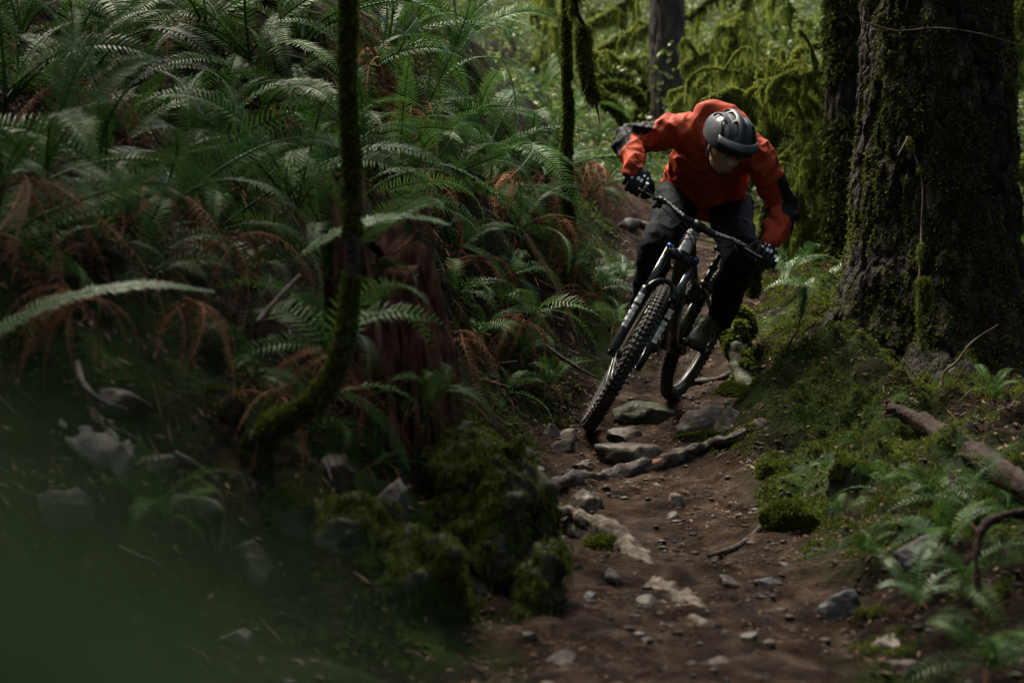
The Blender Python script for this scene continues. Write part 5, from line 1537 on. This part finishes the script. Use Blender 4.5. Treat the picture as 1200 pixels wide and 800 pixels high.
def fern(pos, size, n, ndead, label, seed, live=LIVE, axis=None, az=(0, 360), group='sword ferns', deadscale=.75, name='fern', lift=0.0, elev=(0, 0)):
    r_ = np.random.default_rng(seed)
    if size < .46: live = PALE_S if live is PALE else SMALL
    pos = np.asarray(pos, float) + [0, 0, lift]
    if axis is None:
        ax = gnormal(np.array([pos[0]]), np.array([pos[1]]))[0]; axis = unit(np.array([0, 0, .75]) + ax * .5)
    t_ = thing(name, label, 'fern', pos, group)
    qa = Vector(axis).to_track_quat('Z', 'Y') if abs(axis[2]) < .999 else Quaternion()
    qa = Vector((0, 0, 1)).rotation_difference(Vector(axis))
    for k in range(n + ndead):
        dd = k >= n
        me = (DEAD if dd else live)[r_.integers(len(DEAD if dd else live))]
        a = math.radians(az[0] + (az[1] - az[0]) * ((k + r_.uniform(-.4, .4)) / max(n, 1) if not dd else r_.random()))
        f = link('frond' if not dd else 'dead_frond', me, t_)
        f.rotation_mode = 'QUATERNION'
        f.rotation_quaternion = qa @ Quaternion((0, 0, 1), a) @ Quaternion((0, 1, 0), math.radians(r_.uniform(-26, 16))) @ Quaternion((1, 0, 0), math.radians(r_.uniform(-40, 40)))
        sc = size * r_.uniform(.55, 1.15) * (deadscale if dd else 1)
        f.scale = (sc, sc, sc)
        f.location = tuple(r_.normal(size=3) * .012)
    return t_


FERNS = [
    # px, py, size, live, dead, label, depth (None: on the ground there)
    (570, 190, .95, 17, 6, 'large green fern with wide spreading fronds left of the slim mossy stem', None),
    (626, 374, .40, 10, 3, 'small bright fern low on the bank left of the front wheel', 9.5),
    (600, 285, .62, 14, 8, 'fern with long hanging fronds below the large spreading fern', None),
    (640, 215, .85, 15, 8, 'fern whose arching frond points at the right elbow of the rider', None),
    (690, 235, .7, 13, 9, 'fern with brown hanging skirt just left of the rider', None),
    (530, 60, .85, 15, 4, 'tall fern at the top of the bank under the frame edge', None),
    (600, 55, .85, 15, 3, 'upright fern at the top, left of the slim mossy stem', None),
    (630, 120, .75, 14, 4, 'fern on the upper bank directly left of the slim mossy stem', None),
    (490, 150, .80, 15, 9, 'fern with brown dead fronds right of the thin curving stem', None),
    (455, 60, .85, 14, 6, 'big fern at the top, just right of the thin curving stem', None),
    (470, 240, .65, 13, 8, 'fern over the rotten stump with rust-brown dead fronds', None),
    (535, 310, .50, 11, 6, 'fern hanging on the bank right above the rotten stump', None),
    (560, 400, .38, 9, 5, 'small fern at the foot of the bank right of the rotten stump', None),
    (660, 320, .45, 12, 7, 'fern with brown fronds hanging above the small bright fern', None),
    (700, 340, .42, 11, 5, 'pale-tipped fern beside the right shin of the rider', None),
    (340, 245, .72, 12, 4, 'blurred fern with pale arching fronds in the left bank', 6.9),
    (385, 330, .62, 11, 4, 'blurred fern left of the rotten stump behind the thin stem', 6.3),
    (350, 60, .85, 13, 5, 'blurred fern at the top left of the thin curving stem', None),
    (240, 40, .85, 13, 5, 'blurred fern at the top in the left third', None),
    (120, 50, .85, 12, 6, 'blurred dark fern near the top left corner', None),
    (20, 60, .8, 11, 5, 'blurred fern cut by the left edge at the top', None),
    (150, 170, .70, 11, 9, 'blurred fern with brown drooping stalks in the upper left', None),
    (50, 220, .65, 11, 5, 'blurred yellowish fern at the left edge', None),
    (250, 180, .65, 11, 6, 'blurred fern in the dark hollow of the left bank', None),
    (110, 310, .55, 10, 5, 'blurred fern above the long arching frond on the left', None),
    (290, 330, .45, 9, 9, 'blurred fern with pale brown hanging fronds in the left bank', None),
    (385, 420, .45, 9, 3, 'blurred green fern hanging beside the bend of the thin stem', 5.5),
    (500, 480, .25, 8, 2, 'little blurred fern on top of the mossy outcrop', 6.0),
    (190, 620, .30, 8, 2, 'small blurred fern above the veil of green at lower left', None),
    (1112, 655, .30, 10, 3, 'low green fern right of the trail with bluish fronds', None),
    (1075, 720, .24, 9, 3, 'yellow-green fern at the lower right under the bluish fern', None),
    (1160, 790, .30, 10, 2, 'fern at the bottom right corner', None),
    (985, 610, .16, 7, 1, 'small fern with one arching frond on the mossy right bank', None),
    (1043, 580, .26, 7, 3, 'small upright fern in front of the broken branch', None),
    (1185, 610, .26, 9, 3, 'bluish fern at the right edge above the bent stick', None),
    (1010, 660, .18, 7, 2, 'tiny fern at the right trail edge below the arching frond', None),
    (925, 325, .40, 10, 2, 'pale fern behind the left glove of the rider', 11.8),
    (965, 350, .38, 9, 2, 'pale fern against the left root of the fir', 11.5),
    (730, 330, .34, 9, 2, 'light green fern between the bank and the right leg of the rider', 11.6),
    (722, 385, .30, 9, 3, 'small fern behind the fork lower on the left', 10.7),
    (645, 455, .28, 8, 5, 'low brownish fern at the foot of the bank above the pale stones', 9.6),
    (365, 515, .34, 8, 3, 'blurred fern on the bank right of the curved stem base', None),
    (300, 455, .32, 7, 3, 'blurred fern just above the base of the curved stem', None),
    (440, 555, .28, 7, 3, 'blurred fern on the left shoulder of the mossy outcrop', None),
    (1140, 620, .30, 9, 4, 'fern with brown stalks beside the dark twisted root', None),
    (1090, 600, .22, 8, 4, 'low fern just below the broken branch', None),
    (1130, 700, .30, 10, 3, 'fern inside the curve of the bent stick', None),
    (965, 560, .16, 6, 3, 'tiny fern on the moss above the blue-grey slab', None),
    (1160, 480, .26, 8, 4, 'fern in the twigs at the right foot of the fir', None),
    (590, 470, .30, 8, 6, 'dark fern at the foot of the bank behind the mossy outcrop', None),
    (1190, 440, .35, 9, 2, 'fern at the right edge beside the fir', 10.5),
]
for k, (px, py, sz, n, nd, lab, d) in enumerate(FERNS):
    pos = ground(px, py) if d is None else W(px, py, d)
    if 4 < k < 15 or k in (0, 2, 3): nd += 6
    pale = k in (14, 36, 37, 38, 30)
    fern(pos, sz, n, nd, lab, 500 + k, PALE if pale else LIVE, group='ferns along the trail', lift=.02)
# the rest of the ferns that cover the left bank, each named by what it stands next to
LAND = [((408, 150), 'the thin curving stem'), ((475, 360), 'the rotten stump'), ((665, 100), 'the slim mossy stem'), ((570, 190), 'the large spreading fern'), ((626, 374), 'the small bright fern'),
        ((740, 170), 'the right elbow of the rider'), ((130, 340), 'the long arching frond'), ((70, 510), 'the large pale blurred rock'), ((580, 560), 'the mossy outcrop'), ((330, 490), 'the bend of the thin stem'), ((60, 60), 'the top left corner'), ((290, 60), 'the top edge in the left third')]
taken = [(f[0], f[1]) for f in FERNS]; used = set(); rf = np.random.default_rng(8); nf = 0
for tries in range(900):
    px, py = rf.uniform(-20, 715), rf.uniform(-40, 600)
    if py > 455 and px > 430: continue
    if py > 345 and px < 470 and (py < 380 or px < 40): continue
    if px > 655 and py < 170: continue
    if 415 < px < 530 and 250 < py < 455: continue
    if any(math.hypot(px - a, (py - b) * 1.1) < (46 if px > 400 else 60) for a, b in taken): continue
    if px < 470 and py > 380: continue
    (lx, ly), ln_ = min(LAND, key=lambda q: math.hypot(px - q[0][0], py - q[0][1]))
    dx, dy = px - lx, py - ly; D_ = math.hypot(dx, dy)
    an = ['right of', 'below and right of', 'below', 'below and left of', 'left of', 'above and left of', 'above', 'above and right of'][int(((math.degrees(math.atan2(dy, dx)) + 22.5) % 360) // 45)]
    lab = ('fern just ' if D_ < 55 else 'fern a little ' if D_ < 95 else 'fern some way ') + an + ' ' + ln_
    if lab in used: continue
    used.add(lab); taken.append((px, py)); nf += 1
    g = ground(px, py)
    fern(g, rf.uniform(.6, .95) if py < 300 else rf.uniform(.25, .42), int(rf.integers(7, 11)) if py < 380 or px > 470 else int(rf.integers(2, 6)), int(rf.integers(4, 10)), lab, 900 + nf, LIVE, group='ferns along the trail', lift=.02)
    if nf >= 80: break
print('fill ferns', nf)
for k, (px, py, sz, nd, lab, d) in enumerate((
        (445, 120, .6, 20, 'rust-brown dead fronds hanging right of the thin stem, the uppermost clump', None), (480, 175, .6, 22, 'rust-brown dead fronds hanging above the rotten stump', None), (500, 250, .5, 18, 'brown dead fronds hanging right beside the top of the rotten stump', None),
        (285, 345, .35, 16, 'pale brown dead fronds hanging in the middle of the left bank', None), (120, 160, .45, 18, 'brown dead stalks drooping in the upper left', None), (690, 225, .5, 22, 'brown skirt of dead fronds left of the right glove of the rider', None),
        (655, 300, .45, 20, 'dead brown fronds hanging over the bank above the small bright fern', None), (610, 415, .4, 22, 'dead brown fronds matted at the foot of the bank', None), (560, 350, .4, 16, 'brown dead fronds left of the small bright fern', None), (680, 380, .35, 16, 'brown dead fronds on the bank beside the front wheel', None),
        (230, 430, .34, 14, 'brown dead fronds hanging above the left end of the curved stem', None), (335, 530, .3, 14, 'brown dead fronds right of the hanging roots', None), (110, 430, .34, 14, 'brown dead fronds over the dark rock ledge at the left', None), (430, 520, .28, 12, 'brown dead fronds on the bank between curved stem and outcrop', None),
        (600, 250, .5, 16, 'brown dead fronds under the large spreading fern', None), (210, 290, .4, 16, 'brown dead fronds above the tip of the long arching frond', None), (50, 290, .4, 14, 'brown dead fronds at the left edge above the long arching frond', None), (400, 480, .28, 12, 'brown dead fronds below the bend of the thin stem', None), (540, 440, .35, 16, 'brown dead fronds between the rotten stump and the small fern at the bank foot', None))):
    fern(ground(px, py) + [0, -.2, 0], sz * 1.1, 0, nd, lab, 1500 + k, LIVE, group='dead fern clumps', deadscale=1.0, name='dead_fern', lift=.16)
# long single fronds that stand out
def lone(label, pts, live_m, n=40, wmax=.055, seed=1, m='fern', name='fern'):
    """a fern seen as one long frond along the given points"""
    P = spline(pts, 8); L = np.linalg.norm(np.diff(P, axis=0), axis=1).sum()
    t_ = thing(name, label, 'fern', P[0]); r_ = np.random.default_rng(seed)
    T = unit(np.gradient(P, axis=0)); o = MB().add(*tube(P, np.linspace(.004, .001, len(P)), 5))
    s = np.linspace(0, 1, len(P)); V = []; F4 = []; F3 = []
    for k in range(n):
        u = .06 + .93 * k / (n - 1); wl_ = wmax * np.interp(u, [0, .15, .4, .75, 1], [.5, .9, 1, .7, .15])
        p = np.array([np.interp(u, s, P[:, c]) for c in range(3)]); t = unit(np.array([np.interp(u, s, T[:, c]) for c in range(3)]))
        sd0 = unit(np.cross(t, np.array([0, -.45, .9]))); nn = np.cross(sd0, t)
        for sg in (-1, 1):
            dr = unit(sd0 * sg + t * .35 + nn * (.12 + r_.normal() * .08)); w_ = .0052 * (wmax / .055); b = len(V); Lp = wl_ * r_.uniform(.85, 1.1)
            V += [p - t * w_ * .6, p + t * w_ * .6, p + dr * Lp * .5 + t * w_ * .6, p + dr * Lp * .5 - t * w_ * .6, p + dr * Lp - nn * .12 * Lp]
            F4.append([b, b + 1, b + 2, b + 3]); F3.append([b + 3, b + 2, b + 4])
    o.add(np.array(V), [np.array(F4), np.array(F3)]); ob = o.build('frond', M[m], smooth=False); setchild(ob, t_)
    return t_


lone('single long pale frond arching in from the left edge', wl([(-60, 430, 4.9), (-10, 392, 4.95), (60, 355, 5.0), (130, 338, 5.05), (190, 334, 5.1), (252, 342, 5.15)], 5), None, 64, .046, 3, 'fern_pale')
lone('long pale frond arching behind the thin curving stem', wl([(345, 305, 5.6), (380, 280, 5.6), (420, 262, 5.6), (460, 254, 5.65), (500, 256, 5.7), (528, 264, 5.7)], 5), None, 50, .038, 4, 'fern_pale')
lone('drooping green frond curving down beside the mossy outcrop', wl([(395, 460, 5.5), (425, 472, 5.5), (450, 495, 5.5), (468, 525, 5.5), (480, 552, 5.5)], 5), None, 36, .035, 5, 'fern')
lone('straw-coloured dead frond lying on the right edge of the trail', wl([(1015, 675, 6.7), (990, 682, 6.65), (970, 692, 6.6), (955, 702, 6.55)], 6), None, 16, .05, 6, 'fern_straw')
lone('pale dead frond lying above the small pale stone on the right', wl([(958, 622, 7.1), (935, 626, 7.05), (910, 630, 7.0), (888, 636, 7.0)], 6), None, 18, .03, 7, 'fern_straw')
lone('pale curled dead frond hanging on the bank left of the rider', wl([(612, 268, 9.4), (625, 290, 9.4), (640, 315, 9.4), (655, 340, 9.4), (668, 370, 9.4), (676, 392, 9.4)], 9), None, 40, .035, 8, 'fern_straw')

for k, (pts, rr, lab) in enumerate(([[(262, 520, 5.55), (255, 560, 5.38), (262, 610, 5.25), (258, 650, 5.15)], .011, 'orange-brown root hanging in the left bank, the left of a pair'], [[(318, 520, 5.6), (322, 570, 5.47), (335, 620, 5.37), (350, 665, 5.27)], .012, 'orange-brown root hanging in the left bank, the right of a pair'],
        [[(205, 530, 5.2), (230, 545, 5.2), (250, 560, 5.2), (262, 575, 5.2)], .007, 'short pale root poking from the left bank below the pale rock'], [[(90, 425, 5.1), (98, 450, 5.0), (120, 470, 4.95), (150, 480, 4.95)], .008, 'thin dark root looping above the large pale blurred rock'],
        [[(300, 380, 5.4), (325, 350, 5.5), (352, 322, 5.6)], .007, 'thin bare stick leaning up left of the rotten stump'], [[(640, 405, 9.3), (660, 420, 9.25), (690, 438, 9.2), (702, 443, 9.2)], .008, 'bare twig arching from the bank towards the front wheel'],
        [[(140, 640, 4.85), (165, 652, 4.8), (185, 660, 4.8), (193, 672, 4.8)], .006, 'pale curled root seen through the blurred green at lower left'])):
    P = spline([W(*p) for p in pts], 8); ob = MB().add(*rough_tube(P, interp([rr, rr, rr * .8, rr * .5], len(P)), 8, 90 + k, .25)).build('root' if k < 4 or k == 6 else 'twig', M['wood'] if k < 2 else M['root']); tag(ob, lab, 'root' if k < 4 or k == 6 else 'twig')
# brown dead fern thatch hanging on the left bank
r = np.random.default_rng(321); n = 4200
y = r.uniform(5, 13.5, n); tx = np.interp(y, TRAIL[:, 1], TRAIL[:, 0]); x = tx - .55 - 1.9 * r.random(n)
P = np.stack([x, y, Hn(x, y)], -1); N = gnormal(x, y); k = (fbm(P * 1.6, 2, 31) > -.1) & (N[:, 2] < .92); P = P[k] + N[k] * .05; N = N[k]
dn = unit(np.stack([N[:, 0], N[:, 1], -1.2 + 0 * N[:, 0]], -1) + r.normal(size=N.shape) * .55); L = r.uniform(.03, .15, len(P))[:, None]; S = unit(np.cross(dn, r.normal(size=N.shape))) * .0032
V = np.stack([P - S * .5, P + S * .5, P + dn * L * .6 + S, P + dn * L, P + dn * L * .6 - S], 1).reshape(-1, 3); b = np.arange(len(P))[:, None] * 5
tag(MB().add(V, [b + np.array([[0, 1, 2, 4]]), b + np.array([[4, 2, 3]])]).build('dead_fern_thatch', M['litter'], smooth=False), 'brown thatch of dead fern hanging on the left bank', 'thatch', kind='stuff')

# ------------------------------------------------------------------ the fern right in front of the lens, lower left
fp = np.array([-.12, .19, .98])
ff = thing('near_fern', 'fern so close to the lens that it is only a green blur at lower left', 'fern', fp)
for k, (px, py, d0) in enumerate(((5, 600, .15), (90, 630, .15), (180, 670, .155), (290, 740, .16), (100, 730, .145), (400, 800, .165))):
    tip = W(px, py, d0); d = tip - fp
    P = spline([fp, fp + d * .4 + [-.015, .02, .03], fp + d * .8 + [-.006, .005, .012], tip], 8)
    T = unit(np.gradient(P, axis=0)); o = MB().add(*tube(P, np.linspace(.003, .0008, len(P)), 5)); s = np.linspace(0, 1, len(P)); V = []; F4 = []; F3 = []
    for q in range(42):
        u = .12 + .87 * q / 41; wl_ = .02 * np.interp(u, [0, .3, .6, .85, 1], [.5, 1, .95, .6, .2]); p = np.array([np.interp(u, s, P[:, c]) for c in range(3)]); t = unit(np.array([np.interp(u, s, T[:, c]) for c in range(3)]))
        sd0 = unit(np.cross(t, np.array([.1, -1, .35]))); nn = np.cross(sd0, t)
        for sg in (-1, 1):
            dr = unit(sd0 * sg + t * .4); w_ = .0014; b = len(V)
            V += [p - t * w_, p + t * w_, p + dr * wl_ * .5 + t * w_, p + dr * wl_ * .5 - t * w_, p + dr * wl_]; F4.append([b, b + 1, b + 2, b + 3]); F3.append([b + 3, b + 2, b + 4])
    o.add(np.array(V), [np.array(F4), np.array(F3)]); setchild(o.build('frond', M['fern_fore'], smooth=False), ff)
